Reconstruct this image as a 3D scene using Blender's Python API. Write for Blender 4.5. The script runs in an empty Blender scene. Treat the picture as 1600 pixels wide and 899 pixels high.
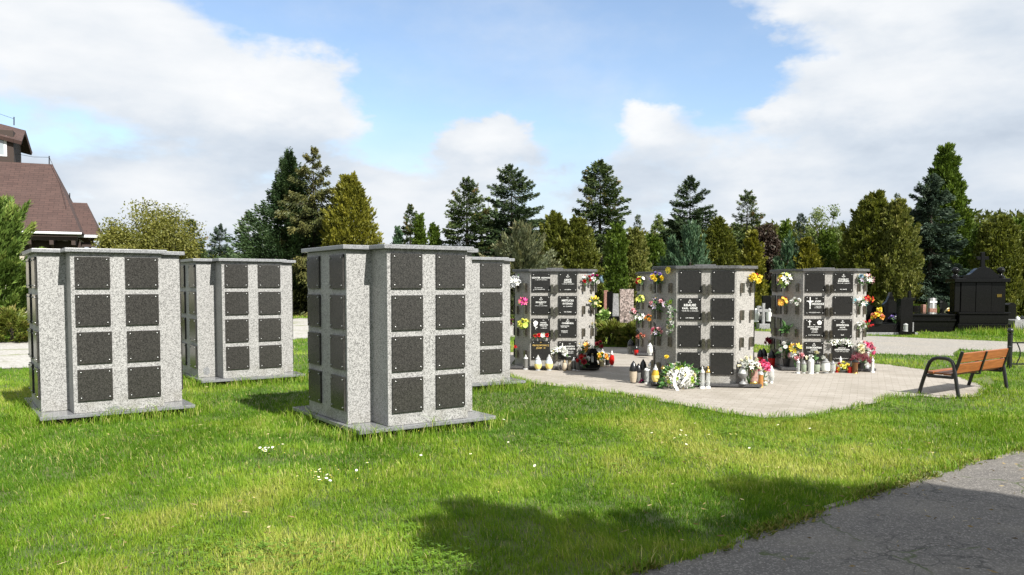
import bpy, bmesh, math, random
import numpy as np
from mathutils import Vector, Matrix
R = math.radians
rng = np.random.default_rng(7)
random.seed(7)
scn = bpy.context.scene
col = scn.collection

# ------------------------------------------------------------------ camera
EYE = 1.6
FPX, PVX, PITCH = 1245.0, 508.9, 0.0505          # focal length / optical axis row of the 1600 px picture
cd = bpy.data.cameras.new('camera'); cam = bpy.data.objects.new('camera', cd); col.objects.link(cam)
cam.location = (0, 0, EYE); cam.rotation_euler = (math.pi/2 - PITCH, 0, 0)
cd.sensor_width = 36; cd.lens = 36*FPX/1600; cd.shift_y = (PVX-449.5)/1600
cd.clip_start = .05; cd.clip_end = 3000
scn.camera = cam

# ------------------------------------------------------------------ light
SUN_AZ = R(-50)                  # direction towards the sun, in the XY plane
SUN_EL = R(42)
SKY_STRENGTH = 0.105
EXPOSURE = 0.95
w = bpy.data.worlds.new('World'); scn.world = w; w.use_nodes = True
scn.view_settings.view_transform = 'Standard'; scn.view_settings.look = 'None'
scn.view_settings.exposure = EXPOSURE; scn.view_settings.gamma = 1
scn.view_settings.use_curve_mapping = False
sl = bpy.data.lights.new('sun', 'SUN'); sl.energy = 5.0; sl.angle = R(.5); sl.color = (1, .965, .895)
sun = bpy.data.objects.new('sun', sl); col.objects.link(sun)
sdir = Vector((math.cos(SUN_AZ)*math.cos(SUN_EL), math.sin(SUN_AZ)*math.cos(SUN_EL), math.sin(SUN_EL)))
sun.rotation_euler = sdir.to_track_quat('Z', 'Y').to_euler(); sun.location = (20, -20, 30)

class NT:
    """tiny helper to write node graphs"""
    def __init__(s, tree): s.t = tree; s.n = tree.nodes; s.l = tree.links
    def node(s, typ, **kw):
        n = s.n.new(typ)
        for k, v in kw.items(): setattr(n, k, v)
        return n
    def set(s, sock, v):
        if hasattr(v, 'is_linked') or isinstance(v, bpy.types.NodeSocket): s.l.new(v, sock)
        else:
            if hasattr(sock.default_value, '__len__') and not hasattr(v, '__len__'): v = (v, v, v)
            if hasattr(sock.default_value, '__len__') and len(sock.default_value) == 4 and len(v) == 3: v = (*v, 1)
            sock.default_value = v
    def math(s, op, a, b=None, c=None, clamp=False):
        n = s.node('ShaderNodeMath', operation=op, use_clamp=clamp); s.set(n.inputs[0], a)
        if b is not None: s.set(n.inputs[1], b)
        if c is not None: s.set(n.inputs[2], c)
        return n.outputs[0]
    def noise(s, vec, scale, detail=3, rough=.55, dist=0):
        n = s.node('ShaderNodeTexNoise'); n.inputs['Scale'].default_value = scale
        n.inputs['Detail'].default_value = detail; n.inputs['Roughness'].default_value = rough
        n.inputs['Distortion'].default_value = dist
        if vec is not None: s.l.new(vec, n.inputs['Vector'])
        return n.outputs['Fac']
    def voro(s, vec, scale, feature='F1', out='Distance'):
        n = s.node('ShaderNodeTexVoronoi', feature=feature); n.inputs['Scale'].default_value = scale
        if vec is not None: s.l.new(vec, n.inputs['Vector'])
        return n.outputs[out]
    def ramp(s, fac, stops, interp='LINEAR'):
        n = s.node('ShaderNodeValToRGB'); cr = n.color_ramp; cr.interpolation = interp
        while len(cr.elements) < len(stops): cr.elements.new(.5)
        for e, (p, c) in zip(cr.elements, stops):
            e.position = p; e.color = (*c, 1) if hasattr(c, '__len__') else (c, c, c, 1)
        s.set(n.inputs[0], fac); return n.outputs[0]
    def mix(s, fac, a, b, blend='MIX'):
        n = s.node('ShaderNodeMix', data_type='RGBA', blend_type=blend)
        s.set(n.inputs[0], fac); s.set(n.inputs[6], a); s.set(n.inputs[7], b); return n.outputs[2]
    def maprange(s, v, a, b, c=0, d=1, kind='SMOOTHSTEP'):
        n = s.node('ShaderNodeMapRange', interpolation_type=kind)
        for i, x in enumerate((v, a, b, c, d)): s.set(n.inputs[i], x)
        return n.outputs[0]
    def bump(s, h, strength=.3, dist=.01):
        n = s.node('ShaderNodeBump'); n.inputs['Strength'].default_value = strength
        n.inputs['Distance'].default_value = dist; s.l.new(h, n.inputs['Height']); return n.outputs[0]

def build_world():
    N = NT(w.node_tree)
    for n in list(N.n): N.n.remove(n)
    out = N.node('ShaderNodeOutputWorld')
    sky = N.node('ShaderNodeTexSky', sky_type='NISHITA', sun_disc=False)
    sky.sun_elevation = SUN_EL; sky.sun_rotation = math.atan2(sdir.x, sdir.y)
    sky.air_density = 1.0; sky.dust_density = .6; sky.ozone_density = 2.0
    bg = N.node('ShaderNodeBackground'); N.l.new(sky.outputs[0], bg.inputs[0]); bg.inputs[1].default_value = SKY_STRENGTH
    tc = N.node('ShaderNodeTexCoord'); d = tc.outputs['Generated']
    sp = N.node('ShaderNodeSeparateXYZ'); N.l.new(d, sp.inputs[0]); x, y, z = sp.outputs
    ys = N.math('MAXIMUM', y, .12)
    az0 = N.math('DIVIDE', x, ys); el0 = N.math('DIVIDE', z, ys)
    # wobble the coordinates so that the cloud edges are ragged
    sc = N.node('ShaderNodeMapping'); N.l.new(d, sc.inputs[0]); sc.inputs['Scale'].default_value = (1, 1, 1.7)
    wob = N.math('SUBTRACT', N.noise(sc.outputs[0], 7, 5, .6), .5)
    sc2 = N.node('ShaderNodeMapping'); N.l.new(d, sc2.inputs[0]); sc2.inputs['Scale'].default_value = (1, 1, 1.7); sc2.inputs['Location'].default_value = (3.1, 1.7, 5)
    wob2 = N.math('SUBTRACT', N.noise(sc2.outputs[0], 9, 5, .6), .5)
    az = N.math('MULTIPLY_ADD', wob, .16, az0); el = N.math('MULTIPLY_ADD', wob2, .10, el0)
    def blob(px, py, sx, sy, amp):
        a0 = (px-800)/1245; e0 = (446-py)/1260
        da = N.math('DIVIDE', N.math('SUBTRACT', az, a0), sx/1245); de = N.math('DIVIDE', N.math('SUBTRACT', el, e0), sy/1260)
        r2 = N.math('ADD', N.math('MULTIPLY', da, da), N.math('MULTIPLY', de, de))
        return N.math('MULTIPLY', N.math('EXPONENT', N.math('MULTIPLY', r2, -1)), amp)
    def total(lst):
        o = None
        for b in lst:
            v = blob(*b); o = v if o is None else N.math('ADD', o, v)
        return o
    hole = total([(740, 30, 340, 150, 1.0), (1050, 112, 190, 95, .85), (600, 200, 90, 70, .55), (880, 210, 90, 60, .55), (620, -60, 400, 120, .6), (230, 205, 160, 26, .12), (1290, 95, 150, 22, .22)])
    puff = total([(450, 150, 110, 60, .6), (250, 60, 260, 120, .4), (750, 205, 70, 36, .8), (1010, 180, 80, 45, .7), (560, 190, 40, 30, .4), (1370, 130, 190, 70, .5), (1210, 180, 40, 18, .4), (1350, 10, 260, 40, .5)])
    sc3 = N.node('ShaderNodeMapping'); N.l.new(d, sc3.inputs[0]); sc3.inputs['Scale'].default_value = (1, 1, 2.2)
    fb = N.noise(sc3.outputs[0], 4.2, 7, .58)
    cov = N.math('ADD', N.math('SUBTRACT', N.math('MULTIPLY_ADD', fb, 1.7, -.20), hole), puff)
    cloud = N.maprange(cov, .16, .56)
    # a low haze veil closes the sky towards the horizon
    veil = N.maprange(el0, .02, .26, .92, 0.0)
    cloud = N.math('MAXIMUM', cloud, N.math('MULTIPLY', veil, 1.0))
    thin = N.maprange(N.noise(sc.outputs[0], 3.2, 6, .62), .42, .8, .08, .42)
    cloud = N.math('MAXIMUM', cloud, thin, clamp=True)
    # lit tops, grey flat bases
    sc4 = N.node('ShaderNodeMapping'); N.l.new(d, sc4.inputs[0]); sc4.inputs['Scale'].default_value = (1, 1, 2.6); sc4.inputs['Location'].default_value = (7, 2, .09)
    tex = N.noise(sc4.outputs[0], 5.2, 8, .56)
    lit = N.math('ADD', N.math('MULTIPLY_ADD', tex, 1.5, -.27), N.math('MULTIPLY', puff, .55))
    dark = total([(330, 215, 280, 34, .2), (1330, 225, 260, 40, .26), (1300, 40, 300, 26, .16), (1500, 330, 240, 70, .14), (1150, 275, 200, 26, .1)])
    lit = N.math('SUBTRACT', lit, dark, clamp=True)
    colr = N.ramp(lit, [(0, (.42, .485, .575)), (.3, (.555, .615, .69)), (.6, (.695, .727, .765)), (1, (.83, .835, .84))])
    cbg = N.node('ShaderNodeBackground'); N.l.new(colr, cbg.inputs[0]); cbg.inputs[1].default_value = .64
    ms = N.node('ShaderNodeMixShader'); N.l.new(cloud, ms.inputs[0]); N.l.new(bg.outputs[0], ms.inputs[1]); N.l.new(cbg.outputs[0], ms.inputs[2])
    N.l.new(ms.outputs[0], out.inputs[0])
build_world()

# ------------------------------------------------------------------ pixel -> place helpers
def ground(px, py, z=0.0):
    """point of the plane at height z seen at that row/column of the photograph"""
    u = (PVX-py)/FPX; c, s = math.cos(PITCH), math.sin(PITCH)
    dz = -s+u*c; dy = c+u*s; t = (z-EYE)/dz
    return ((px-800)/FPX*t, dy*t)
def at_depth(px, py, Y):
    u = (PVX-py)/FPX; c, s = math.cos(PITCH), math.sin(PITCH)
    t = Y/(c+u*s); return ((px-800)/FPX*t, Y, EYE+t*(-s+u*c))

# ------------------------------------------------------------------ object helpers
def tag(o, label=None, cat=None, group=None, kind=None):
    if label: o['label'] = label
    if cat: o['category'] = cat
    if group: o['group'] = group
    if kind: o['kind'] = kind
    return o
def thing(name, label, cat, loc=(0, 0, 0), rz=0, group=None):
    o = bpy.data.objects.new(name, None); col.objects.link(o)
    o.location = loc; o.rotation_euler = (0, 0, rz); o.empty_display_size = .2
    return tag(o, label, cat, group)
def link(name, me, parent=None, loc=None, mat=None):
    o = bpy.data.objects.new(name, me); col.objects.link(o)
    if parent: o.parent = parent
    if loc is not None: o.location = loc
    if mat: me.materials.append(mat)
    return o
def dup(src, parent=None):
    c = src.copy(); col.objects.link(c); c.parent = parent
    for ch in list(src.children): dup(ch, c)
    return c

class MB:
    def __init__(s): s.v = []; s.f = []; s.m = []
    def add(s, vs, fs, mi=0):
        k = len(s.v); s.v += [tuple(v) for v in vs]; s.f += [tuple(k+i for i in f) for f in fs]; s.m += [mi]*len(fs); return s
    def box(s, x0, x1, y0, y1, z0, z1, mi=0, M=None):
        vs = [(x0, y0, z0), (x1, y0, z0), (x1, y1, z0), (x0, y1, z0), (x0, y0, z1), (x1, y0, z1), (x1, y1, z1), (x0, y1, z1)]
        if M is not None: vs = [M @ Vector(v) for v in vs]
        return s.add(vs, [(0, 3, 2, 1), (4, 5, 6, 7), (0, 1, 5, 4), (1, 2, 6, 5), (2, 3, 7, 6), (3, 0, 4, 7)], mi)
    def prism(s, poly, z0, z1, mi=0, M=None, top=None):
        n = len(poly); top = top or poly
        vs = [(x, y, z0) for x, y in poly]+[(x, y, z1) for x, y in top]
        if M is not None: vs = [M @ Vector(v) for v in vs]
        return s.add(vs, [tuple(range(n-1, -1, -1)), tuple(range(n, 2*n))]+[(i, (i+1) % n, n+(i+1) % n, n+i) for i in range(n)], mi)
    def lathe(s, prof, n=14, c=(0, 0, 0), mi=0, M=None, sq=1.0):
        vs = []; fs = []
        for r, z in prof:
            for i in range(n):
                a = 2*math.pi*(i+.5)/n; v = Vector((c[0]+r*math.cos(a), c[1]+r*math.sin(a)*sq, c[2]+z)); vs.append(M @ v if M is not None else v)
        for j in range(len(prof)-1):
            for i in range(n):
                a, b = j*n+i, j*n+(i+1) % n; fs.append((a, b, b+n, a+n))
        fs.append(tuple(range(n-1, -1, -1))); fs.append(tuple((len(prof)-1)*n+i for i in range(n)))
        return s.add(vs, fs, mi)
    def tube(s, pts, rad, n=8, mi=0, cap=True):
        pts = [Vector(p) for p in pts]; rad = rad if hasattr(rad, '__len__') else [rad]*len(pts)
        vs = []; fs = []; up = None
        for i, p in enumerate(pts):
            t = (pts[min(i+1, len(pts)-1)]-pts[max(i-1, 0)]).normalized()
            if up is None: up = t.orthogonal().normalized()
            a = (up-t*up.dot(t)); a = a.normalized() if a.length > 1e-6 else t.orthogonal().normalized(); up = a; b = t.cross(a)
            for k in range(n):
                th = 2*math.pi*k/n; vs.append(p+(a*math.cos(th)+b*math.sin(th))*rad[i])
        for i in range(len(pts)-1):
            for k in range(n):
                q, r = i*n+k, i*n+(k+1) % n; fs.append((q, r, r+n, q+n))
        if cap: fs.append(tuple(range(n-1, -1, -1))); fs.append(tuple((len(pts)-1)*n+k for k in range(n)))
        return s.add(vs, fs, mi)
    def mesh(s, name, mats=None, smooth=False, bevel=0):
        me = bpy.data.meshes.new(name); me.from_pydata(s.v, [], s.f)
        if mats is not None:
            for m in (mats if isinstance(mats, (list, tuple)) else [mats]): me.materials.append(m)
        if len(me.materials) > 1: me.polygons.foreach_set('material_index', s.m)
        if bevel:
            bm = bmesh.new(); bm.from_mesh(me); bmesh.ops.recalc_face_normals(bm, faces=bm.faces)
            es = [e for e in bm.edges if len(e.link_faces) == 2 and e.calc_face_angle(0) > .5]
            bmesh.ops.bevel(bm, geom=es, offset=bevel, segments=2, profile=.6, affect='EDGES'); bm.to_mesh(me); bm.free()
        if smooth:
            me.polygons.foreach_set('use_smooth', [True]*len(me.polygons))
            me.set_sharp_from_angle(angle=R(38))
        me.update(); return me
    def build(s, name, mats=None, parent=None, smooth=False, bevel=0, loc=None):
        return link(name, s.mesh(name, mats, smooth, bevel), parent, loc)

def fast_mesh(name, V, F, mat, attr=None, smooth=False):
    me = bpy.data.meshes.new(name); F = np.asarray(F, np.int32); V = np.asarray(V, np.float32); k = F.shape[1]
    me.vertices.add(len(V)); me.vertices.foreach_set('co', V.ravel())
    me.loops.add(F.size); me.loops.foreach_set('vertex_index', F.ravel())
    me.polygons.add(len(F)); me.polygons.foreach_set('loop_start', np.arange(len(F), dtype=np.int32)*k)
    if attr is not None:
        a = me.attributes.new('tint', 'FLOAT', 'POINT'); a.data.foreach_set('value', np.asarray(attr, np.float32))
    me.materials.append(mat); me.update(calc_edges=True)
    if smooth: me.polygons.foreach_set('use_smooth', np.ones(len(F), bool))
    return me

# ------------------------------------------------------------------ materials
def new_mat(name):
    m = bpy.data.materials.new(name); m.use_nodes = True; N = NT(m.node_tree)
    return m, N, N.n['Principled BSDF']
def plain(name, c, rough=.5, metal=0, var=.12, scale=20, spec=.5, coat=0):
    m, N, p = new_mat(name); tc = N.node('ShaderNodeTexCoord').outputs['Object']
    f = N.noise(tc, scale, 4, .6)
    N.l.new(N.mix(N.maprange(f, .3, .7), tuple(x*(1-var) for x in c), tuple(min(1, x*(1+var)) for x in c)), p.inputs['Base Color'])
    N.l.new(N.maprange(f, .2, .8, rough*.8, min(1, rough*1.2), 'LINEAR'), p.inputs['Roughness'])
    p.inputs['Metallic'].default_value = metal; p.inputs['Specular IOR Level'].default_value = spec; p.inputs['Coat Weight'].default_value = coat
    return m
def granite(name, base, dark, pale, rough, sizes=(95, 38), darkamt=.55, streak=0, coat=0, spec=.5):
    m, N, p = new_mat(name); tc = N.node('ShaderNodeTexCoord').outputs['Object']
    v1 = N.voro(tc, sizes[0], out='Color'); s1 = N.node('ShaderNodeSeparateColor'); N.l.new(v1, s1.inputs[0])
    v2 = N.voro(tc, sizes[1], out='Color'); s2 = N.node('ShaderNodeSeparateColor'); N.l.new(v2, s2.inputs[0])
    n1 = N.noise(tc, sizes[0]*1.1, 3, .7)
    c = N.mix(N.maprange(s1.outputs[0], .1, .95), base, pale)
    c = N.mix(N.maprange(N.math('ADD', s1.outputs[1], N.math('MULTIPLY_ADD', n1, .9, -.45)), .62, .86, 0, darkamt*1.25), c, dark)
    c = N.mix(N.maprange(N.math('ADD', s2.outputs[1], N.math('MULTIPLY_ADD', n1, .7, -.35)), .68, .9, 0, darkamt), c, dark)
    big = N.noise(tc, 1.7, 5, .6)
    c = N.mix(N.maprange(big, .3, .75, 0, .22), c, tuple(x*.72 for x in base))
    if streak:
        sz = N.node('ShaderNodeSeparateXYZ'); N.l.new(tc, sz.inputs[0])
        gr = N.math('MULTIPLY', N.maprange(sz.outputs[2], .13, .42, 1, 0), N.maprange(N.noise(tc, 4, 5, .65), .42, .72)); c = N.mix(N.math('MULTIPLY', gr, .45), c, (.13, .12, .085))
        mp = N.node('ShaderNodeMapping'); N.l.new(tc, mp.inputs[0]); mp.inputs['Scale'].default_value = (9, 9, .5)
        c = N.mix(N.maprange(N.noise(mp.outputs[0], 1.3, 4, .6), .52, .8, 0, streak), c, tuple(x*.5 for x in base))
    N.l.new(c, p.inputs['Base Color']); N.l.new(N.maprange(big, .3, .7, rough*.8, rough*1.2, 'LINEAR'), p.inputs['Roughness'])
    p.inputs['Coat Weight'].default_value = coat; p.inputs['Specular IOR Level'].default_value = spec
    return m
M = {}
M['granite_pale'] = granite('granite_pale', (.285, .282, .275), (.05, .049, .047), (.40, .396, .388), .55, (175, 84), .62, .12)
M['granite_cap'] = granite('granite_cap', (.20, .205, .212), (.07, .07, .075), (.30, .305, .315), .28, (190, 95), .5)
M['granite_slab'] = granite('granite_slab', (.165, .17, .18), (.06, .06, .065), (.25, .255, .265), .16, (240, 120), .4)
M['granite_plaque'] = granite('granite_plaque', (.028, .027, .025), (.008, .008, .008), (.068, .065, .059), .22, (230, 130), .6, spec=.32)
M['granite_warm'] = granite('granite_warm', (.315, .30, .28), (.08, .077, .072), (.42, .405, .38), .6, (175, 84), .55, .22)
M['granite_plaque_old'] = granite('granite_plaque_old', (.017, .0165, .016), (.006, .006, .006), (.034, .033, .031), .30, (240, 130), .5, spec=.3)
M['granite_cap_old'] = granite('granite_cap_old', (.085, .085, .087), (.04, .04, .04), (.13, .13, .132), .35, (90, 40), .5)
M['granite_dark_slab'] = granite('granite_dark_slab', (.06, .06, .063), (.025, .025, .026), (.10, .10, .104), .14, (190, 95), .5)
M['granite_black'] = granite('granite_black', (.005, .005, .005), (.002, .002, .002), (.010, .010, .010), .10, (160, 80), .5, spec=.17)
M['granite_grey'] = granite('granite_grey', (.22, .22, .22), (.08, .08, .08), (.34, .34, .34), .3, (80, 40), .5)
M['granite_brown'] = granite('granite_brown', (.20, .155, .135), (.05, .04, .035), (.40, .33, .30), .35, (26, 12), .7)
M['granite_red'] = granite('granite_red', (.26, .13, .10), (.08, .04, .03), (.34, .19, .15), .35, (60, 30), .5)
M['black_plinth'] = plain('black_plinth', (.012, .011, .010), .9)
M['steel'] = plain('steel', (.36, .36, .355), .42, 1, .1)
M['vase_steel'] = plain('vase_steel', (.24, .22, .185), .28, 1, .2)
M['lettering'] = plain('lettering', (.72, .72, .70), .6)
M['gold_lettering'] = plain('gold_lettering', (.62, .42, .12), .4)
M['stain'] = plain('stain', (.17, .175, .18), .5, scale=60, var=.35)
M['black_paint'] = plain('black_paint', (.012, .012, .013), .33, spec=.5)
M['concrete'] = plain('concrete', (.17, .155, .125), .95, var=.5, scale=14)
M['bark'] = plain('bark', (.05, .038, .028), .9, var=.45, scale=8)
M['white_gutter'] = plain('white_gutter', (.62, .63, .64), .5, var=.06)
M['dark_timber'] = plain('dark_timber', (.035, .022, .017), .8, var=.3)
M['plaster'] = plain('plaster', (.42, .38, .32), .9, var=.1, scale=4)
M['brick_orange'] = plain('brick_orange', (.46, .22, .12), .9, var=.2)

def mat_glass(name, c, rough=.12, trans=.75):
    m, N, p = new_mat(name); p.inputs['Base Color'].default_value = (*c, 1); p.inputs['Roughness'].default_value = rough
    tc = N.node('ShaderNodeTexCoord').outputs['Object']
    N.l.new(N.maprange(N.noise(tc, 14, 3, .6), .3, .7, rough*.6, rough*2, 'LINEAR'), p.inputs['Roughness'])
    p.inputs['Transmission Weight'].default_value = trans; p.inputs['IOR'].default_value = 1.3; return m
GL = {k: mat_glass('glass_'+k, c, r, t) for k, (c, r, t) in {
    'clear': ((.86, .88, .86), .10, .72), 'smoke': ((.30, .295, .28), .10, .55), 'yellow': ((.75, .50, .06), .15, .45), 'red': ((.62, .02, .015), .15, .35),
    'amber': ((.62, .30, .10), .15, .5), 'pink': ((.70, .42, .36), .12, .6), 'brown': ((.17, .08, .035), .12, .4), 'milk': ((.75, .76, .72), .3, .2), 'green': ((.48, .55, .42), .15, .5),
    'blue_white': ((.66, .71, .78), .2, .3), 'beige': ((.55, .47, .36), .25, .3)}.items()}
LID = {'black': plain('lid_black', (.012, .012, .013), .25), 'silver': plain('lid_silver', (.62, .62, .61), .3, .55), 'gold': plain('lid_gold', (.62, .42, .12), .3, 1),
       'white': plain('lid_white', (.72, .72, .70), .4), 'brown': plain('lid_brown', (.10, .05, .03), .4), 'grey': plain('lid_grey', (.22, .22, .22), .35), 'bronze': plain('lid_bronze', (.22, .17, .10), .35, 1)}
M['brass'] = plain('brass', (.16, .115, .03), .45, 1)
M['wax'] = plain('wax', (.78, .62, .20), .5)

def leafy(name, stops, trans=.3, gloss=.022, rough=.5):
    """foliage: colour from the per-leaf value, part of the light passing through"""
    m = bpy.data.materials.new(name); m.use_nodes = True; N = NT(m.node_tree)
    for n in list(N.n): N.n.remove(n)
    out = N.node('ShaderNodeOutputMaterial'); at = N.node('ShaderNodeAttribute', attribute_name='tint')
    c = N.ramp(at.outputs['Fac'], stops)
    d = N.node('ShaderNodeBsdfDiffuse'); N.l.new(c, d.inputs[0])
    t = N.node('ShaderNodeBsdfTranslucent'); N.l.new(N.mix(.5, c, (1.0, 1.0, .35), 'MULTIPLY'), t.inputs[0])
    mx = N.node('ShaderNodeMixShader'); mx.inputs[0].default_value = trans; N.l.new(d.outputs[0], mx.inputs[1]); N.l.new(t.outputs[0], mx.inputs[2])
    g = N.node('ShaderNodeBsdfGlossy'); g.inputs['Roughness'].default_value = rough; g.inputs[0].default_value = (.9, .95, .8, 1)
    m2 = N.node('ShaderNodeMixShader'); m2.inputs[0].default_value = gloss; N.l.new(mx.outputs[0], m2.inputs[1]); N.l.new(g.outputs[0], m2.inputs[2])
    N.l.new(m2.outputs[0], out.inputs[0]); return m
M['grass'] = leafy('grass', [(0, (.066, .150, .010)), (.3, (.138, .255, .017)), (.6, (.235, .335, .034)), (.8, (.34, .375, .07)), (1, (.50, .45, .20))], .36, .012, .5)
M['clover'] = leafy('clover', [(0, (.085, .175, .016)), (1, (.18, .30, .035))], .35, .03)
FOL = {
 'spruce': leafy('needles_spruce', [(0, (.024, .044, .014)), (.6, (.056, .085, .024)), (.88, (.095, .118, .036)), (1, (.18, .12, .045))], .15),
 'spruce_dark': leafy('needles_spruce_dark', [(0, (.018, .036, .016)), (.7, (.044, .070, .028)), (1, (.085, .11, .042))], .12),
 'spruce_blue': leafy('needles_spruce_blue', [(0, (.024, .042, .030)), (.7, (.052, .080, .054)), (1, (.10, .13, .085))], .12),
 'spruce_olive': leafy('needles_spruce_olive', [(0, (.030, .042, .014)), (.6, (.085, .090, .026)), (1, (.17, .15, .05))], .2),
 'pine': leafy('needles_pine', [(0, (.020, .042, .018)), (.7, (.045, .078, .030)), (1, (.08, .115, .045))], .15),
 'thuja_gold': leafy('sprays_gold', [(0, (.055, .066, .008)), (.5, (.155, .152, .016)), (1, (.27, .25, .035))], .3),
 'thuja_olive': leafy('sprays_olive', [(0, (.045, .060, .010)), (.6, (.125, .140, .020)), (1, (.22, .215, .045))], .3),
 'thuja_green': leafy('sprays_green', [(0, (.034, .064, .008)), (.6, (.090, .142, .017)), (1, (.16, .205, .036))], .3),
 'thuja_pale': leafy('sprays_pale', [(0, (.075, .095, .020)), (.6, (.17, .18, .040)), (1, (.29, .27, .10))], .3),
 'juniper_blue': leafy('sprays_juniper_blue', [(0, (.030, .066, .038)), (.6, (.070, .128, .068)), (1, (.12, .18, .09))], .2),
 'juniper_grey': leafy('sprays_juniper_grey', [(0, (.050, .066, .036)), (.6, (.11, .122, .058)), (1, (.21, .185, .095))], .2),
 'juniper_green': leafy('sprays_juniper_green', [(0, (.050, .095, .018)), (.6, (.125, .195, .036)), (1, (.23, .27, .065))], .25),
 'deciduous_yellow': leafy('leaves_yellow', [(0, (.075, .088, .016)), (.6, (.17, .17, .034)), (1, (.28, .26, .07))], .35),
 'deciduous_green': leafy('leaves_green', [(0, (.06, .095, .02)), (.6, (.14, .19, .05)), (1, (.24, .27, .10))], .4),
 'deciduous_purple': leafy('leaves_purple', [(0, (.022, .014, .012)), (.6, (.050, .032, .026)), (1, (.085, .06, .04))], .2),
 'litter': leafy('dead_straw', [(0, (.10, .065, .03)), (.5, (.28, .20, .09)), (1, (.46, .38, .22))], .1),
 'cover': leafy('leaves_cover', [(0, (.065, .10, .014)), (.6, (.16, .185, .03)), (1, (.25, .20, .07))], .3),
}
def flat_leaf(name, c, c2=None, trans=.25):
    c2 = c2 or tuple(x*.75 for x in c)
    m, N, p = new_mat(name); tc = N.node('ShaderNodeTexCoord').outputs['Object']
    N.l.new(N.mix(N.maprange(N.noise(tc, 35, 3, .6), .3, .7), c, c2), p.inputs['Base Color']); p.inputs['Roughness'].default_value = .6
    return m
PET = {k: flat_leaf('petal_'+k, c, c2) for k, (c, c2) in {
 'white': ((.80, .79, .76), (.66, .67, .62)), 'cream': ((.78, .72, .52), (.70, .66, .40)), 'yellow': ((.84, .70, .07), (.80, .58, .05)), 'lemon': ((.80, .76, .16), (.62, .64, .14)),
 'orange': ((.80, .32, .04), (.75, .42, .06)), 'red': ((.62, .018, .02), (.45, .012, .015)), 'crimson': ((.33, .012, .03), (.22, .01, .02)), 'pink': ((.78, .16, .30), (.68, .09, .22)),
 'rose': ((.78, .46, .46), (.72, .34, .38)), 'coral': ((.72, .22, .16), (.65, .30, .2)), 'magenta': ((.55, .03, .22), (.42, .02, .2)), 'purple': ((.24, .16, .45), (.18, .12, .36)),
 'lilac': ((.45, .38, .48), (.34, .30, .38)), 'turquoise': ((.10, .42, .50), (.2, .5, .56)), 'teal_grey': ((.16, .27, .34), (.22, .32, .38)), 'lime': ((.52, .66, .08), (.42, .56, .1)),
 'dark': ((.05, .02, .025), (.03, .02, .02)), 'silver': ((.62, .63, .64), (.48, .49, .5)), 'heather': ((.30, .06, .09), (.22, .05, .06))}.items()}
M['leaf'] = flat_leaf('bouquet_leaf', (.035, .10, .018), (.06, .15, .03))
M['leaf_pale'] = flat_leaf('bouquet_leaf_pale', (.12, .22, .04), (.2, .3, .06))
M['pot_black'] = plain('pot_black', (.015, .015, .016), .4); M['pot_cream'] = plain('pot_cream', (.55, .47, .25), .4); M['pot_grey'] = plain('pot_grey', (.15, .155, .15), .5)

def mat_ground():
    m, N, p = new_mat('turf'); tc = N.node('ShaderNodeTexCoord').outputs['Object']
    a = N.noise(tc, .35, 5, .6); b = N.noise(tc, 9, 6, .7); c2 = N.noise(tc, 60, 3, .6)
    c = N.mix(N.maprange(a, .35, .65), (.062, .105, .018), (.105, .135, .028))
    c = N.mix(N.maprange(b, .42, .75), c, (.115, .105, .045)); c = N.mix(N.maprange(c2, .45, .75, 0, .7), c, (.035, .045, .012))
    N.l.new(c, p.inputs['Base Color']); p.inputs['Roughness'].default_value = .95
    N.l.new(N.bump(N.math('ADD', b, c2), .6, .03), p.inputs['Normal']); return m
def mat_asphalt(name, base, crack=True, dust=(.30, .27, .22), amt=.35):
    m, N, p = new_mat(name); tc = N.node('ShaderNodeTexCoord').outputs['Object']
    n1 = N.noise(tc, 75, 4, .8); n2 = N.noise(tc, 1.1, 6, .62); n3 = N.noise(tc, 5, 5, .6); v = N.voro(tc, 110, out='Color')
    s1 = N.node('ShaderNodeSeparateColor'); N.l.new(v, s1.inputs[0])
    c = N.mix(N.maprange(n1, .3, .7), tuple(x*.7 for x in base), tuple(x*1.3 for x in base))
    c = N.mix(N.maprange(s1.outputs[0], .72, .95, 0, .8), c, tuple(min(1, x*2.6) for x in base))
    c = N.mix(N.maprange(n2, .42, .72, 0, amt), c, dust); c = N.mix(N.maprange(n3, .55, .8, 0, .4), c, tuple(x*.45 for x in base))
    h = n1
    if crack:
        mp = N.node('ShaderNodeVectorMath', operation='MULTIPLY_ADD'); nn = N.node('ShaderNodeTexNoise'); nn.inputs['Scale'].default_value = 1.6; nn.inputs['Detail'].default_value = 6; N.l.new(tc, nn.inputs['Vector'])
        N.l.new(nn.outputs['Color'], mp.inputs[0]); mp.inputs[1].default_value = (.9, .9, .9); N.l.new(tc, mp.inputs[2])
        e = N.voro(mp.outputs[0], .75, 'DISTANCE_TO_EDGE'); e2 = N.voro(mp.outputs[0], 3.6, 'DISTANCE_TO_EDGE')
        ms = N.math('MULTIPLY', N.maprange(e, .002, .013, 1, 0), N.maprange(N.noise(tc, 2.4, 4, .6), .42, .58))
        c = N.mix(N.math('MULTIPLY', ms, .9), c, (.045, .062, .014))
        zone = N.maprange(N.noise(tc, .5, 3, .5), .5, .62)
        k2 = N.math('MULTIPLY', N.maprange(e2, .006, .03, 1, 0), zone); c = N.mix(N.math('MULTIPLY', k2, .65), c, (.014, .014, .012))
        h = N.math('SUBTRACT', n1, N.math('ADD', N.math('MULTIPLY', ms, 1.2), k2))
    N.l.new(c, p.inputs['Base Color']); p.inputs['Roughness'].default_value = .88
    N.l.new(N.bump(h, .5, .008), p.inputs['Normal']); return m
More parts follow.
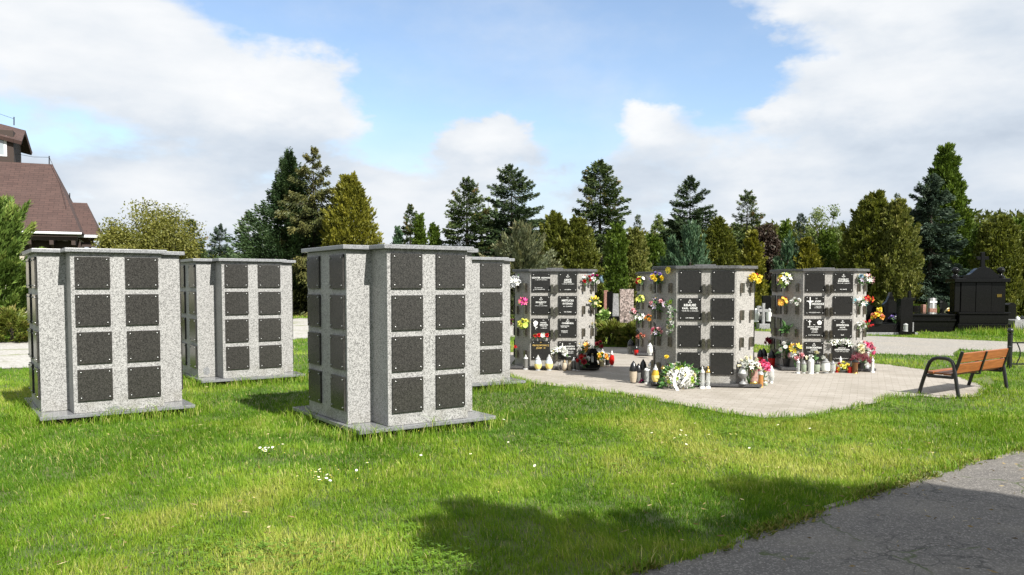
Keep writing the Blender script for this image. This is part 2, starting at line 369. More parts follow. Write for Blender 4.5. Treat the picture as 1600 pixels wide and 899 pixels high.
def mat_pavers():
    m, N, p = new_mat('pavers'); tc = N.node('ShaderNodeTexCoord').outputs['Object']
    mp = N.node('ShaderNodeMapping'); N.l.new(tc, mp.inputs[0]); mp.inputs['Rotation'].default_value = (0, 0, R(24))
    br = N.node('ShaderNodeTexBrick'); N.l.new(mp.outputs[0], br.inputs[0]); br.inputs['Scale'].default_value = 1
    br.inputs['Color1'].default_value = (.285, .255, .220, 1); br.inputs['Color2'].default_value = (.335, .304, .266, 1); br.inputs['Mortar'].default_value = (.17, .15, .118, 1)
    br.inputs['Brick Width'].default_value = .2; br.inputs['Row Height'].default_value = .1; br.inputs['Mortar Size'].default_value = .004; br.inputs['Mortar Smooth'].default_value = .3
    n = N.noise(tc, 1.4, 6, .6); n2 = N.noise(tc, 40, 4, .7)
    c = N.mix(N.maprange(n, .4, .72, 0, .6), br.outputs[0], (.20, .178, .142)); c = N.mix(N.maprange(n2, .5, .8, 0, .35), c, (.2, .185, .16))
    N.l.new(c, p.inputs['Base Color']); p.inputs['Roughness'].default_value = .9; N.l.new(N.bump(N.math('MULTIPLY_ADD', br.outputs['Fac'], -1, n2), .4, .006), p.inputs['Normal']); return m
def mat_gravel():
    m, N, p = new_mat('gravel'); tc = N.node('ShaderNodeTexCoord').outputs['Object']
    v = N.voro(tc, 22, out='Color'); s = N.node('ShaderNodeSeparateColor'); N.l.new(v, s.inputs[0]); n = N.noise(tc, .8, 6, .65)
    c = N.mix(s.outputs[0], (.25, .238, .212), (.42, .405, .38)); c = N.mix(N.maprange(n, .52, .66, 0, .75), c, (.14, .16, .05))
    N.l.new(c, p.inputs['Base Color']); p.inputs['Roughness'].default_value = .95; N.l.new(N.bump(s.outputs[1], .5, .02), p.inputs['Normal']); return m
def mat_shingles():
    m, N, p = new_mat('shingles'); uv = N.node('ShaderNodeTexCoord').outputs['UV']
    br = N.node('ShaderNodeTexBrick'); N.l.new(uv, br.inputs[0]); br.inputs['Scale'].default_value = 1
    br.inputs['Color1'].default_value = (.066, .036, .030, 1); br.inputs['Color2'].default_value = (.048, .026, .022, 1); br.inputs['Mortar'].default_value = (.026, .015, .013, 1)
    br.inputs['Brick Width'].default_value = .5; br.inputs['Row Height'].default_value = .22; br.inputs['Mortar Size'].default_value = .016; br.inputs['Mortar Smooth'].default_value = .4; br.inputs['Bias'].default_value = -.1
    n = N.noise(uv, .9, 6, .65); mp = N.node('ShaderNodeMapping'); N.l.new(uv, mp.inputs[0]); mp.inputs['Scale'].default_value = (2.2, .35, 1)
    st = N.noise(mp.outputs[0], 1, 5, .6)
    c = N.mix(N.maprange(n, .35, .75, 0, .45), br.outputs[0], (.080, .048, .041)); c = N.mix(N.maprange(st, .5, .75, 0, .4), c, (.042, .025, .021))
    N.l.new(c, p.inputs['Base Color']); p.inputs['Roughness'].default_value = .9; N.l.new(N.bump(N.math('MULTIPLY', br.outputs['Fac'], -1), .5, .02), p.inputs['Normal']); return m
def mat_wood():
    m, N, p = new_mat('bench_wood'); tc = N.node('ShaderNodeTexCoord').outputs['Object']
    mp = N.node('ShaderNodeMapping'); N.l.new(tc, mp.inputs[0]); mp.inputs['Scale'].default_value = (1.2, 22, 22)
    n = N.noise(mp.outputs[0], 2.2, 6, .6, .5); n2 = N.noise(tc, 3, 3)
    c = N.ramp(n, [(.25, (.135, .040, .014)), (.5, (.25, .080, .024)), (.75, (.35, .125, .04))]); c = N.mix(N.maprange(n2, .4, .8, 0, .3), c, (.25, .085, .03))
    N.l.new(c, p.inputs['Base Color']); p.inputs['Roughness'].default_value = .38; N.l.new(N.bump(n, .15, .004), p.inputs['Normal']); return m
M['turf'] = mat_ground(); M['asphalt'] = mat_asphalt('asphalt', (.098, .090, .082), True, (.20, .18, .15), .45); M['asphalt_far'] = mat_asphalt('asphalt_far', (.20, .186, .166), False, (.30, .265, .215), .5)
M['pavers'] = mat_pavers(); M['gravel'] = mat_gravel(); M['shingles'] = mat_shingles(); M['wood'] = mat_wood()
M['window_glass'] = plain('window_glass', (.25, .28, .30), .06, 0, .1, 2, 1.0)

# ------------------------------------------------------------------ setting: ground, road, paths
def inside(P, poly):
    x, y = P[:, 0], P[:, 1]; r = np.zeros(len(P), bool); n = len(poly)
    for i in range(n):
        (x1, y1), (x2, y2) = poly[i], poly[(i+1) % n]
        c = ((y1 > y) != (y2 > y)) & (x < (x2-x1)*(y-y1)/((y2-y1) if abs(y2-y1) > 1e-9 else 1e-9)+x1); r ^= c
    return r
def vnoise(P, scale, seed):
    g = np.random.default_rng(seed).random((128, 128)); q = P*scale; i = np.floor(q).astype(int); f = q-i; f = f*f*(3-2*f); i %= 128; j = (i+1) % 128
    return (g[i[:, 0], i[:, 1]]*(1-f[:, 0])*(1-f[:, 1])+g[j[:, 0], i[:, 1]]*f[:, 0]*(1-f[:, 1])+g[i[:, 0], j[:, 1]]*(1-f[:, 0])*f[:, 1]+g[j[:, 0], j[:, 1]]*f[:, 0]*f[:, 1])
def ragged(poly, step=.18, amp=.05, seed=1):
    r = np.random.default_rng(seed); out = []
    for i in range(len(poly)):
        a = np.array(poly[i]); b = np.array(poly[(i+1) % len(poly)]); n = max(1, int(np.linalg.norm(b-a)/step)); n = min(n, 120)
        for k in range(n): out.append(tuple(a+(b-a)*k/n+r.normal(0, amp, 2)*(.35+.65*r.random())))
    return out
def sheet(name, poly, z, mat):
    me = bpy.data.meshes.new(name); bm = bmesh.new(); f = bm.faces.new([bm.verts.new((x, y, z)) for x, y in poly])
    if f.normal.z < 0 or sum(a[0]*b[1]-b[0]*a[1] for a, b in zip(poly, poly[1:]+poly[:1])) < 0: f.normal_flip()
    bmesh.ops.triangulate(bm, faces=[f]); bm.to_mesh(me); bm.free(); me.materials.append(mat); o = link(name, me); o['kind'] = 'structure'; return o
G = lambda *pts: [ground(*p) for p in pts]
gm = MB(); gm.add([(-900, -300, 0), (900, -300, 0), (900, 1500, 0), (-900, 1500, 0)], [(0, 1, 2, 3)])
g0 = gm.build('ground', M['turf']); g0['kind'] = 'structure'
kerb_px = [(1000, 897), (1114, 864.6), (1215, 825), (1311, 792), (1399, 762), (1473, 740), (1600, 705)]
kerb = G(*kerb_px)
d0 = Vector(kerb[0])-Vector(kerb[1]); d0.normalize(); d1 = Vector(kerb[-1])-Vector(kerb[-2]); d1.normalize()
kerb = [tuple(Vector(kerb[0])+d0*2.6)]+kerb+[tuple(Vector(kerb[-1])+d1*3), tuple(Vector(kerb[-1])+d1*12+Vector((1.5, -.5)))]
k2 = []
for i in range(len(kerb)-1):
    for t in np.arange(0, 1, .1 if i < len(kerb)-2 else .05): k2.append(tuple(np.array(kerb[i])*(1-t)+np.array(kerb[i+1])*t+rng.normal(0, .018, 2)))
k2.append(kerb[-1])
road = k2+[(30, 8), (30, -14), (kerb[0][0]-1, -14)]
sheet('road', road, .008, M['asphalt'])
plaza = G((770, 566), (800, 590), (830, 599), (890, 607.5), (960, 615), (1020, 625), (1080, 637), (1130, 647), (1195, 654), (1260, 653), (1300, 646), (1350, 634), (1400, 622), (1440, 620), (1478, 624), (1530, 620), (1546, 608), (1500, 590), (1440, 578), (1372, 569), (1300, 562), (1200, 553), (1090, 546), (960, 543), (860, 545), (790, 552))
plaza_r = ragged(plaza, .16, .03, 3)
sheet('plaza', plaza_r, .012, M['pavers'])
far_path = G((60, 534), (470, 497.5), (800, 505), (985, 511), (1060, 515), (1180, 518), (1350, 525), (1413, 527.5), (1576, 534.5), (1760, 541), (1760, 556), (1560, 550), (1500, 546), (1490, 557), (1361, 553), (1205, 541), (1050, 527), (985, 521.5), (800, 527), (470, 530), (60, 575), (-260, 588), (-260, 542))
sheet('far_path', ragged(far_path, .5, .06, 5), .006, M['asphalt_far'])
gravel = G((-260, 543), (46, 536), (120, 532), (470, 498.5), (800, 506), (800, 526), (470, 529), (130, 566), (46, 575), (-260, 587))
sheet('gravel_path', ragged(gravel, .4, .08, 6), .011, M['gravel'])
far_road = G((240, 488), (330, 480.5), (620, 480.5), (900, 486), (900, 492), (620, 492), (440, 494.5), (240, 502))
sheet('far_road', ragged(far_road, 1, .1, 7), .006, M['asphalt_far'])
# narrow strip of sunken concrete edging along the road, broken and overgrown
eb = MB(); kp = [Vector(p) for p in k2]
i = 0
while i < len(kp)-7:
    n = random.choice((4, 5, 6)); a, b = kp[i], kp[min(i+n, len(kp)-1)]; i += n
    if random.random() < .4: continue
    t = (b-a); L = t.length; t.normalize(); nrm = Vector((-t.y, t.x)); h = random.uniform(.012, .026); wd = random.uniform(.05, .075)
    p = [a+nrm*.005+t*.01, b+nrm*.005-t*.01, b+nrm*wd-t*.02, a+nrm*wd+t*.015]
    eb.prism([tuple(q) for q in p], -.02, h)
e = eb.build('kerb', M['concrete'], bevel=.006); e['kind'] = 'structure'

# ------------------------------------------------------------------ columbaria
def face_matrix(n, loc):
    n = Vector(n).normalized(); up = Vector((0, 0, 1)); r = up.cross(n)
    m = Matrix((r, up, n)).transposed().to_4x4(); m.translation = loc; return m
def plaque_mesh(s, mat, t=.02):
    b = MB(); b.box(-s/2, s/2, -s/2, s/2, .004, .004+t); return b.mesh('plaque', mat, bevel=.0025)
bolt_me = MB().lathe([(.0098, 0), (.0098, .006), (.0065, .0095), (.002, .011)], 10).mesh('bolt', M['steel'], smooth=True)
def add_plaque(root, me, n, loc, s, bolts=True, inset=.033):
    o = link('plaque', me, root); o.matrix_local = face_matrix(n, loc)
    if bolts:
        for sx in (-1, 1):
            for sy in (-1, 1): link('bolt', bolt_me, o, (sx*(s/2-inset), sy*(s/2-inset), .0238))
    return o
def outset(poly, d):
    """grow an axis-aligned polygon"""
    out = []; n = len(poly)
    for i in range(n):
        p0, p1, p2 = Vector(poly[i-1]), Vector(poly[i]), Vector(poly[(i+1) % n])
        a = (p1-p0).normalized(); b = (p2-p1).normalized(); na = Vector((a.y, -a.x)); nb = Vector((b.y, -b.x))
        k = 1+na.dot(nb); out.append(tuple(p1+(na+nb)*(d/k)))
    return out
Wa, Wb, da, db = .9713, 1.1196, .3656, .2897
ha, hb = Wa/2, Wb/2; La, Lb = hb+da, ha+db
CROSS = [(La, -ha), (La, ha), (hb, ha), (hb, Lb), (-hb, Lb), (-hb, ha), (-La, ha), (-La, -ha), (-hb, -ha), (-hb, -Lb), (hb, -Lb), (hb, -ha)]
PS = .362
plaque_new = plaque_mesh(PS, M['granite_plaque'])
def new_columbarium(x, y, th, label):
    t = thing('columbarium', label, 'columbarium', (x, y, 0), th, 'new unused columbaria on the lawn')
    S = .055
    MB().box(-La+.05, La-.05, -Lb+.05, Lb-.05, -.02, .088).build('plinth', M['black_plinth'], t)
    MB().box(-La-S, La+S, -Lb-S, Lb+S, .09, .13).build('base_slab', M['granite_slab'], t, bevel=.005)
    MB().prism(CROSS, .131, 1.976).build('body', M['granite_pale'], t, bevel=.005)
    MB().prism(outset(CROSS, .055), 1.977, 2.022).build('cap_slab', M['granite_cap'], t, bevel=.006)
    z0 = 1.976-.048-PS/2
    for n, L, W, bolts in (((1, 0, 0), La, Wa, True), ((0, -1, 0), Lb, Wb, True), ((-1, 0, 0), La, Wa, False), ((0, 1, 0), Lb, Wb, False)):
        n = Vector(n); r = Vector((0, 0, 1)).cross(n); off = W/2-.043-PS/2
        for row in range(4):
            for sgn in (-1, 1):
                p = n*L+r*(sgn*off+random.uniform(-.004, .004)); p.z = z0-row*.432+random.uniform(-.003, .003)
                add_plaque(t, plaque_new, n, p, PS, bolts)
    return t
c1 = new_columbarium(-5.152, 10.077, -.945, 'pale granite columbarium with blank dark plaques standing leftmost, in front of the chapel roof')
c2 = new_columbarium(-1.419, 9.261, -.961, 'nearest and largest pale granite columbarium with blank dark plaques, alone on the front lawn')
c3 = new_columbarium(-4.682, 13.526, -.955, 'pale granite columbarium set back between the two front ones, grey stain near its foot')
c4 = new_columbarium(-.974, 12.744, -1.094, 'pale granite columbarium mostly hidden behind the nearest one, beside the paved plaza')
def smear(root, n, loc, w, h, seed):
    r = random.Random(seed); k = 14
    poly = [(w*math.cos(2*math.pi*i/k)*r.uniform(.7, 1.1), h*math.sin(2*math.pi*i/k)*r.uniform(.7, 1.1)) for i in range(k)]
    o = MB().prism(poly, .0, .0025).build('stain', M['stain'], root); o.matrix_local = face_matrix(n, loc)
smear(c3, (1, 0, 0), (hb+.001, -ha-.16, .23), .055, .075, 3)
smear(c1, (1, 0, 0), (La+.001, -.08, .165), .075, .022, 5)

def text_polys(mb, s, size, x, y, z=.0255, align='CENTER', bold=.0, mi=0):
    cu = bpy.data.curves.new('txt', 'FONT'); cu.body = s; cu.size = size; cu.align_x = align; cu.offset = bold*size; cu.resolution_u = 2; cu.fill_mode = 'FRONT'
    o = bpy.data.objects.new('txt', cu); col.objects.link(o); dg = bpy.context.evaluated_depsgraph_get(); me = bpy.data.meshes.new_from_object(o.evaluated_get(dg))
    mb.add([(v.co.x+x, v.co.y+y, z) for v in me.vertices], [tuple(p.vertices) for p in me.polygons], mi)
    bpy.data.objects.remove(o); bpy.data.curves.remove(cu); bpy.data.meshes.remove(me)
def deco_cross(mb, x, y, h, w=None, t=None):
    w = w or h*.6; t = t or h*.13; mb.box(x-t/2, x+t/2, y-h/2, y+h/2, .0248, .0262); mb.box(x-w/2, x-t/2, y+h*.12, y+h*.12+t, .0248, .0262); mb.box(x+t/2, x+w/2, y+h*.12, y+h*.12+t, .0248, .0262)
def deco_corpus(mb, x, y, h):
    deco_cross(mb, x, y, h, h*.55, h*.07)
    mb.prism([(x-.006, y-h*.3), (x+.006, y-h*.3), (x+.014, y+h*.02), (x+h*.2, y+h*.14), (x+h*.2, y+h*.17), (x, y+h*.1), (x-h*.2, y+h*.17), (x-h*.2, y+h*.14), (x-.014, y+h*.02)], .0266, .029)
    mb.prism([(x+.012*math.cos(a*.785), y+h*.18+.014*math.sin(a*.785)) for a in range(8)], .0266, .029)
def deco_rose(mb, x, y, r, stem=0):
    for k in range(5):
        a = k*1.2566+.4; mb.prism([(x+r*.45*math.cos(a)+r*.5*math.cos(b*.785), y+r*.45*math.sin(a)+r*.5*math.sin(b*.785)) for b in range(8)], .0248, .0258+k*.0004)
    if stem: mb.box(x-.003, x+.003, y-r-stem, y-r*.8, .0248, .0256); mb.prism([(x+.004, y-r-stem*.7), (x+.035, y-r-stem*.5), (x+.03, y-r-stem*.25), (x+.006, y-r-stem*.45)], .0248, .0256)
def deco_emblem(mb, y):
    deco_cross(mb, 0, y+.012, .05, .032, .006)
    for s in (-1, 1): mb.prism([(s*.012, y-.012), (s*.026, y-.016), (s*.03, y-.004), (s*.02, y+.002)][::s], .0248, .0258); 
    mb.box(-.008, .008, y-.024, y-.018, .0248, .0258)
def inscription(plq, lines, deco=None, gold=False):
    b = MB()
    for s, size, x, y, bold, *al in lines: text_polys(b, s, size, x, y, bold=bold, align=al[0] if al else 'CENTER')
    e = MB()
    for d in deco or []: d[0](e, *d[1:])
    if deco: e.build('emblem', M['lettering'], plq)
    b.build('inscription', M['gold_lettering'] if gold else M['lettering'], plq)
B, S_ = .022, .012
TEXTS = {
 ('5', 0, 0): ([('GÜNTER  NOWOK', .040, 0, .075, B), ('* 11.08.1937  † 22.09.2016', .021, 0, .043, S_), ('Nie umiera ten', .024, -.12, -.105, S_, 'LEFT'), ('kto w sercach trwa', .024, -.12, -.135, S_, 'LEFT')], None),
 ('5', 0, 1): ([('GRYZ', .052, 0, .030, B), ('KACPER', .040, 0, -.006, B), ('* 12.08.1995  † 19.10.2015', .021, 0, -.034, S_), ('AVE  MARIA', .023, 0, -.140, S_)], [(deco_emblem, .115)]),
 ('5', 1, 0): ([('SKALECCY', .042, 0, .040, B), ('ADAM', .026, 0, .012, S_), ('* 24.12.1931  † 13.10.2014', .021, 0, -.020, S_)], [(deco_emblem, .115)]),
 ('5', 1, 1): ([('Ś.P.', .024, 0, .130, S_), ('MIETLICKI', .050, 0, .070, B), ('RYSZARD', .044, 0, .014, B), ('zm. 15.06.2014', .027, 0, -.030, S_), ('AVE  MARIA', .026, 0, -.135, S_)], None),
 ('5', 2, 0): ([('Ś.P.', .022, .05, .130, S_), ('PAWEŁ', .036, .05, .080, B), ('ZIELIŃSKI', .036, .055, .040, B), ('* 12.03.1973', .022, .055, .010, S_), ('† 15.06.2013', .022, .055, -.018, S_)], [(deco_rose, -.10, .085, .05, .07), (deco_rose, -.11, .045, .03)]),
 ('5', 2, 1): ([('CHABINKA', .044, 0, .070, B), ('KATARZYNA', .027, -.13, .022, B, 'LEFT'), ('* 25.11.1928', .022, -.125, -.002, S_, 'LEFT'), ('WACŁAW', .027, -.12, -.070, B, 'LEFT'), ('† 18.02.2013', .022, -.115, -.095, S_, 'LEFT')], [(deco_emblem, .130)]),
 ('5', 3, 0): ([('Ś.P.', .022, 0, .135, S_), ('PROKOPOWICZ', .042, 0, .075, .008), ('JÓZEF   IV', .040, 0, .025, .008)], None),
 ('5', 3, 1): ([('Ś.P.', .022, .045, .115, S_), ('AGNIESZKA', .034, .045, .062, B), ('KUTARYK', .044, .045, .012, B), ('* 05.01.1952', .023, .05, -.030, S_), ('† 12.05.2012', .023, .05, -.060, S_), ('AVE  MARIA', .024, 0, -.125, S_)], [(deco_corpus, -.095, .04, .19)]),
 ('6', 1, 0): ([('KRAUSE', .052, 0, .045, B), ('KARL  HEINZ', .040, 0, .000, B), ('* 07.09.1932  † 13.04.2015', .023, 0, -.035, S_), ('AVE  MARIA', .024, 0, -.145, S_)], [(deco_emblem, .115)]),
 ('7', 0, 1): ([('STANISŁAW', .032, 0, .050, B), ('DOLIŃSKI', .044, 0, .010, B), ('* 15.10.1944  † 22.06.2013', .021, 0, -.022, S_), ('AVE  MARIA', .023, 0, -.135, S_)], [(deco_emblem, .118)]),
 ('7', 1, 0): ([('Ś.P.', .024, .03, .120, S_), ('JÓZEF', .040, .055, .062, B), ('DŁUGOSZ', .048, .055, .012, B), ('* 13.03.1942', .023, .055, -.022, S_), ('† 11.09.2013', .023, .055, -.05, S_), ('POKÓJ JEGO DUSZY', .022, 0, -.138, S_)], [(deco_corpus, -.085, .045, .22)]),
 ('7', 2, 0): ([('Ś.P.', .022, 0, .060, S_), ('HELENA  IZABELA', .030, 0, .018, B), ('PREISER', .040, 0, -.024, B), ('* 04.03.1929', .021, 0, -.055, S_), ('† 10.09.2012', .021, 0, -.08, S_), ('A życie będzie wieczne', .022, 0, -.130, S_)], [(deco_cross, -.085, .105, .10), (deco_rose, .09, .105, .045)]),
 ('7', 2, 1): ([('SIWOCHA', .048, 0, .045, B), ('PIOTR', .034, 0, .005, B), ('zm. 26.03.2013', .026, 0, -.028, S_), ('R.I.P', .028, 0, -.130, B)], [(deco_emblem, .118)]),
 ('7', 3, 0): ([('DOBODEŃSKI', .044, 0, .050, B), ('ANDRZEJ', .030, 0, .012, B), ('* 17.04.1951  † 08.10.2012', .021, 0, -.022, S_), ('AVE  MARIA', .022, 0, -.135, S_)], [(deco_emblem, .118)]),
 ('7', 3, 1): ([('JADWIGA', .030, 0, .055, B), ('BARANOWSKA', .038, 0, .020, B), ('* 02.05.1940  † 30.11.2012', .021, 0, -.010, S_), ('Na zawsze w naszych sercach', .019, 0, -.135, S_)], [(deco_emblem, .115)]),
}
Wo, Co = .9143, .4338; Cd = Co*.70711; Fo = Wo/2+Cd; PO = .345
OCT = [(Fo, -Wo/2), (Fo, Wo/2), (Wo/2, Fo), (-Wo/2, Fo), (-Fo, Wo/2), (-Fo, -Wo/2), (-Wo/2, -Fo), (Wo/2, -Fo)]
plaque_old = plaque_mesh(PO, M['granite_plaque_old'])
vm = MB(); vm.box(-.023, .023, -.08, .0, .012, .058); vm.box(-.019, .019, .0, .074, .014, .016); vm.box(-.019, .019, 0, .074, .054, .056); vm.box(-.023, -.021, .0, .075, .012, .058); vm.box(.021, .023, 0, .075, .012, .058); vm.box(-.012, .012, -.03, .02, .0, .0118)
vase_me = vm.mesh('flower_vase', M['vase_steel'])
ROWZ = [1.858-.034-PO/2-k*.424 for k in range(4)]
OLD = {}
def old_columbarium(key, x, y, th, label, full=True):
    t = thing('columbarium', label, 'columbarium', (x, y, 0), th, 'older columbaria in use around the plaza')
    MB().box(-Fo-.03, Fo+.03, -Fo-.03, Fo+.03, -.02, .029).build('plinth', M['black_plinth'], t)
    MB().box(-Fo-.08, Fo+.08, -Fo-.08, Fo+.08, .03, .075).build('base_slab', M['granite_dark_slab'], t, bevel=.005)
    MB().prism(OCT, .076, 1.856).build('body', M['granite_warm'], t, bevel=.004)
    MB().prism(outset(OCT, .05), 1.857, 1.903).build('cap_slab', M['granite_cap_old'], t, bevel=.005)
    MB().box(-.55, .55, -.16, .16, 1.9035, 1.93).build('cap_ridge', M['granite_cap_old'], t, bevel=.004)
    for q in range(4):
        n = Vector((math.cos(q*math.pi/2), math.sin(q*math.pi/2), 0)); r = Vector((0, 0, 1)).cross(n)
        n2 = Vector((math.cos(q*math.pi/2+math.pi/4), math.sin(q*math.pi/2+math.pi/4), 0)); r2 = Vector((0, 0, 1)).cross(n2)
        for row in range(4):
            for cidx, sgn in ((0, -1), (1, 1)):
                p = n*(Fo-.003)+r*(sgn*(Wo/2-.034-PO/2)); p.z = ROWZ[row]
                o = add_plaque(t, plaque_old, n, p, PO, q in (0, 3), .03)
                if q == 0 and (key, row, cidx) in TEXTS:
                    a, b = TEXTS[(key, row, cidx)]; inscription(o, a, b, gold=(key, row, cidx) == ('5', 3, 0))
                p = n*Fo+r*(sgn*.042); p.z = ROWZ[row]-.11
                v = link('flower_vase', vase_me, t); v.matrix_local = face_matrix(n, p)
                p = n2*((Wo/2+Fo)/2*1.41421)+r2*(sgn*.118); p.z = ROWZ[row]-.09
                v = link('flower_vase', vase_me, t); v.matrix_local = face_matrix(n2, p)
    OLD[key] = t; return t
old_columbarium('5', .852, 15.743, -1.644, 'octagonal grey columbarium just right of the new ones, white flowers at its top left')
old_columbarium('6', 3.141, 13.168, -1.721, 'octagonal grey columbarium in the middle of the plaza with seven blank plaques and one inscribed')
old_columbarium('7', 5.932, 15.484, -1.679, 'octagonal grey columbarium farthest right with flowers crowding its right corner')
c8 = ground(1003, 556.6)
old_columbarium('8', c8[0]+.78, c8[1]+.62, -1.66, 'octagonal grey columbarium almost hidden behind the left edge of the middle one')
def vase_spot(key, face, colm, row):
    """world point and outward direction of the mouth of a wall vase; face L / R are the two corners towards the camera, M the front"""
    t = OLD[key]; th = t.rotation_euler.z
    q = {'M': 0, 'L': -math.pi/4, 'R': math.pi/4, 'K': -math.pi/2}[face]
    n = Vector((math.cos(th+q), math.sin(th+q), 0)); r = Vector((0, 0, 1)).cross(n)
    d = Fo if face in 'MK' else (Wo/2+Fo)/2*1.41421
    p = Vector(t.location)+n*(d+.035)+r*((-1, 1)[colm]*(.042 if face in 'MK' else .118)); p.z = ROWZ[row]-.02
    return p, n

# ------------------------------------------------------------------ flowers
_bl = {}
def blossom_mesh(kind, color):
    if (kind, color) in _bl: return _bl[(kind, color)]
    r = random.Random(hash_s(kind+color)); b = MB()
    def petal(az, tilt, L, W, base=.1, cup=.25, z=0):
        # tilt 0 = upright bud, pi/2 = flat open; petal of 2 quads
        out = Vector((math.cos(az), math.sin(az), 0)); side = Vector((-math.sin(az), math.cos(az), 0)); up = Vector((0, 0, 1))
        d = out*math.sin(tilt)+up*math.cos(tilt); nn = up*math.sin(tilt)-out*math.cos(tilt)
        o = out*base+up*z
        p = [o-side*W*.25, o+side*W*.25, o+d*L*.6+side*W*.5+nn*L*cup, o+d*L*.6-side*W*.5+nn*L*cup, o+d*L+side*W*.2+nn*L*cup*1.4, o+d*L-side*W*.2+nn*L*cup*1.4]
        b.add(p, [(0, 1, 2, 3), (3, 2, 4, 5)], 0)
    if kind == 'rose':
        for n, tilt, L, z in ((4, .25, .75, .1), (5, .7, .85, .05), (7, 1.15, .95, 0), (7, 1.5, 1.0, -.1)):
            for k in range(n): petal(2*math.pi*k/n+r.random(), tilt+r.uniform(-.1, .1), L, .85, .08, .22, z)
    elif kind == 'carnation':
        for k in range(46):
            z = r.uniform(-.35, 1); a = r.uniform(0, 6.283); petal(a, math.acos(max(-1, min(1, z))), r.uniform(.75, 1.05), .5, .03, r.uniform(-.2, .3))
    elif kind == 'daisy':
        for k in range(12): petal(2*math.pi*k/12, 1.4+r.uniform(-.12, .12), 1, .42, .15, .05)
        b.lathe([(.28, .0), (.26, .12), (.12, .2)], 8, mi=1)
    elif kind == 'lily':
        for k in range(6): petal(2*math.pi*k/6+.1*r.random(), .95+r.uniform(-.1, .1), 1.15, .5, .06, -.12)
        for k in range(4): b.tube([(0, 0, .1), (.12*math.cos(k*1.57), .12*math.sin(k*1.57), .65)], .03, 4, 1)
    elif kind == 'tulip':
        for k in range(6): petal(2*math.pi*k/6, .32, 1.3, .75, .25, .16)
    elif kind == 'spike':
        for k in range(40):
            b.tube([(r.gauss(0, .3), r.gauss(0, .3), 0), (r.gauss(0, .8), r.gauss(0, .8), r.uniform(.8, 1.5))], [.06, .03], 4)
    elif kind == 'anthurium':
        b.add([(0, 0, 0), (.7, .25, .2), (.9, .7, .35), (.3, 1.3, .2), (0, 1.6, 0), (-.3, 1.3, .2), (-.9, .7, .35), (-.7, .25, .2), (0, .6, .05)], [(0, 1, 8), (1, 2, 8), (2, 3, 8), (3, 4, 8), (4, 5, 8), (5, 6, 8), (6, 7, 8), (7, 0, 8)])
        b.tube([(0, .4, .1), (0, .75, .6)], [.09, .06], 6, 1)
    me = b.mesh('blossom_'+kind, [PET[color], PET['yellow']], smooth=False); _bl[(kind, color)] = me; return me
def hash_s(s): return sum((i+1)*ord(c) for i, c in enumerate(s))
def quat_to(d): return Vector(d).to_track_quat('Z', 'Y')
FG = 'flowers on and around the columbaria'
def leaf_cluster(mb, c, n, L, W, dirn, spread, r):
    for _ in range(n):
        d = (Vector(dirn)+Vector((r.gauss(0, spread), r.gauss(0, spread), r.gauss(0, spread)))).normalized(); s = d.cross(Vector((r.gauss(0, 1), r.gauss(0, 1), r.gauss(0, 1)))).normalized(); nn = d.cross(s)
        l = L*r.uniform(.6, 1.15); o = Vector(c)+d*l*r.uniform(0, .25)
        mb.add([o, o+d*l*.5+s*W*.5+nn*l*.08, o+d*l-nn*l*.1, o+d*l*.5-s*W*.5+nn*l*.08, o+d*l*.5+nn*l*.0], [(0, 1, 4), (1, 2, 4), (2, 3, 4), (3, 0, 4)])
def bouquet(name, label, loc, dirn, flowers, rad, size, leaves=14, stem=.1, cat='flowers', leafmat='leaf', leafL=None, flat=.75, group=FG, pot=None, seed=None, ribbon=None):
    """flowers: (kind, colour, count)...; the head is a dome of blossoms at loc + dirn*stem"""
    r = random.Random(seed if seed is not None else hash_s(label)); d = Vector(dirn).normalized(); loc = Vector(loc)
    t = thing(name, label, cat, loc, 0, group)
    if pot:
        kind, pm, ph, pr = pot
        MB().lathe([(pr*.72, 0), (pr*.95, ph*.85), (pr*1.05, ph*.86), (pr*1.05, ph), (pr*.9, ph), (pr*.85, ph*.9)], 14).build('pot', M[pm], t, smooth=True)
        base = Vector((0, 0, ph*.9))
    else: base = Vector((0, 0, -.01))
    c = base+d*stem; u = d.orthogonal().normalized(); v = d.cross(u); stems = MB(); lf = MB()
    lst = [(k, cl) for k, cl, n in flowers for _ in range(n)]; r.shuffle(lst); n = len(lst)
    for i, (k, cl) in enumerate(lst):
        z = 1-(i+.5)/n*1.15 if n > 1 else 1; a = i*2.39996+r.random()*.6; q = math.sqrt(max(0, 1-z*z))
        dd = (d*max(z, -.2)+ (u*math.cos(a)+v*math.sin(a))*q).normalized()
        p = c+(u*math.cos(a)+v*math.sin(a))*q*rad*r.uniform(.8, 1.1)+d*z*rad*flat*r.uniform(.8, 1.1)
        o = link('blossom', blossom_mesh(k, cl), t, p); o.rotation_mode = 'QUATERNION'; o.rotation_quaternion = quat_to(dd); s = .9*size*r.uniform(.8, 1.15); o.scale = (s, s, s)
        stems.tube([base, (base+p)*.5+d*.01, p-dd*size*.1], .0035, 5)
    leaf_cluster(lf, c-d*rad*.2, leaves, leafL or rad*1.15, (leafL or rad)*.38, d*.35, .75, r)
    leaf_cluster(lf, base+d*stem*.4, leaves//3, (leafL or rad)*.9, (leafL or rad)*.32, d*.2, .8, r)
    stems.build('stems', M['leaf'], t)
    if leaves: lf.build('leaves', M[leafmat], t)
    if ribbon:
        rb = MB(); pts = [c+u*(-rad)+d*rad*.5, c+d*rad*.95-v*rad*.3, c+u*rad*.4+d*rad*.7-v*rad*.8, c+u*rad*.5+d*rad*.3-v*rad*1.3]
        for a, b2 in zip(pts, pts[1:]): rb.add([a-v*.02, a+v*.02, b2+v*.02, b2-v*.02], [(0, 1, 2, 3)])
        rb.build('ribbon', PET[ribbon], t)
    return t
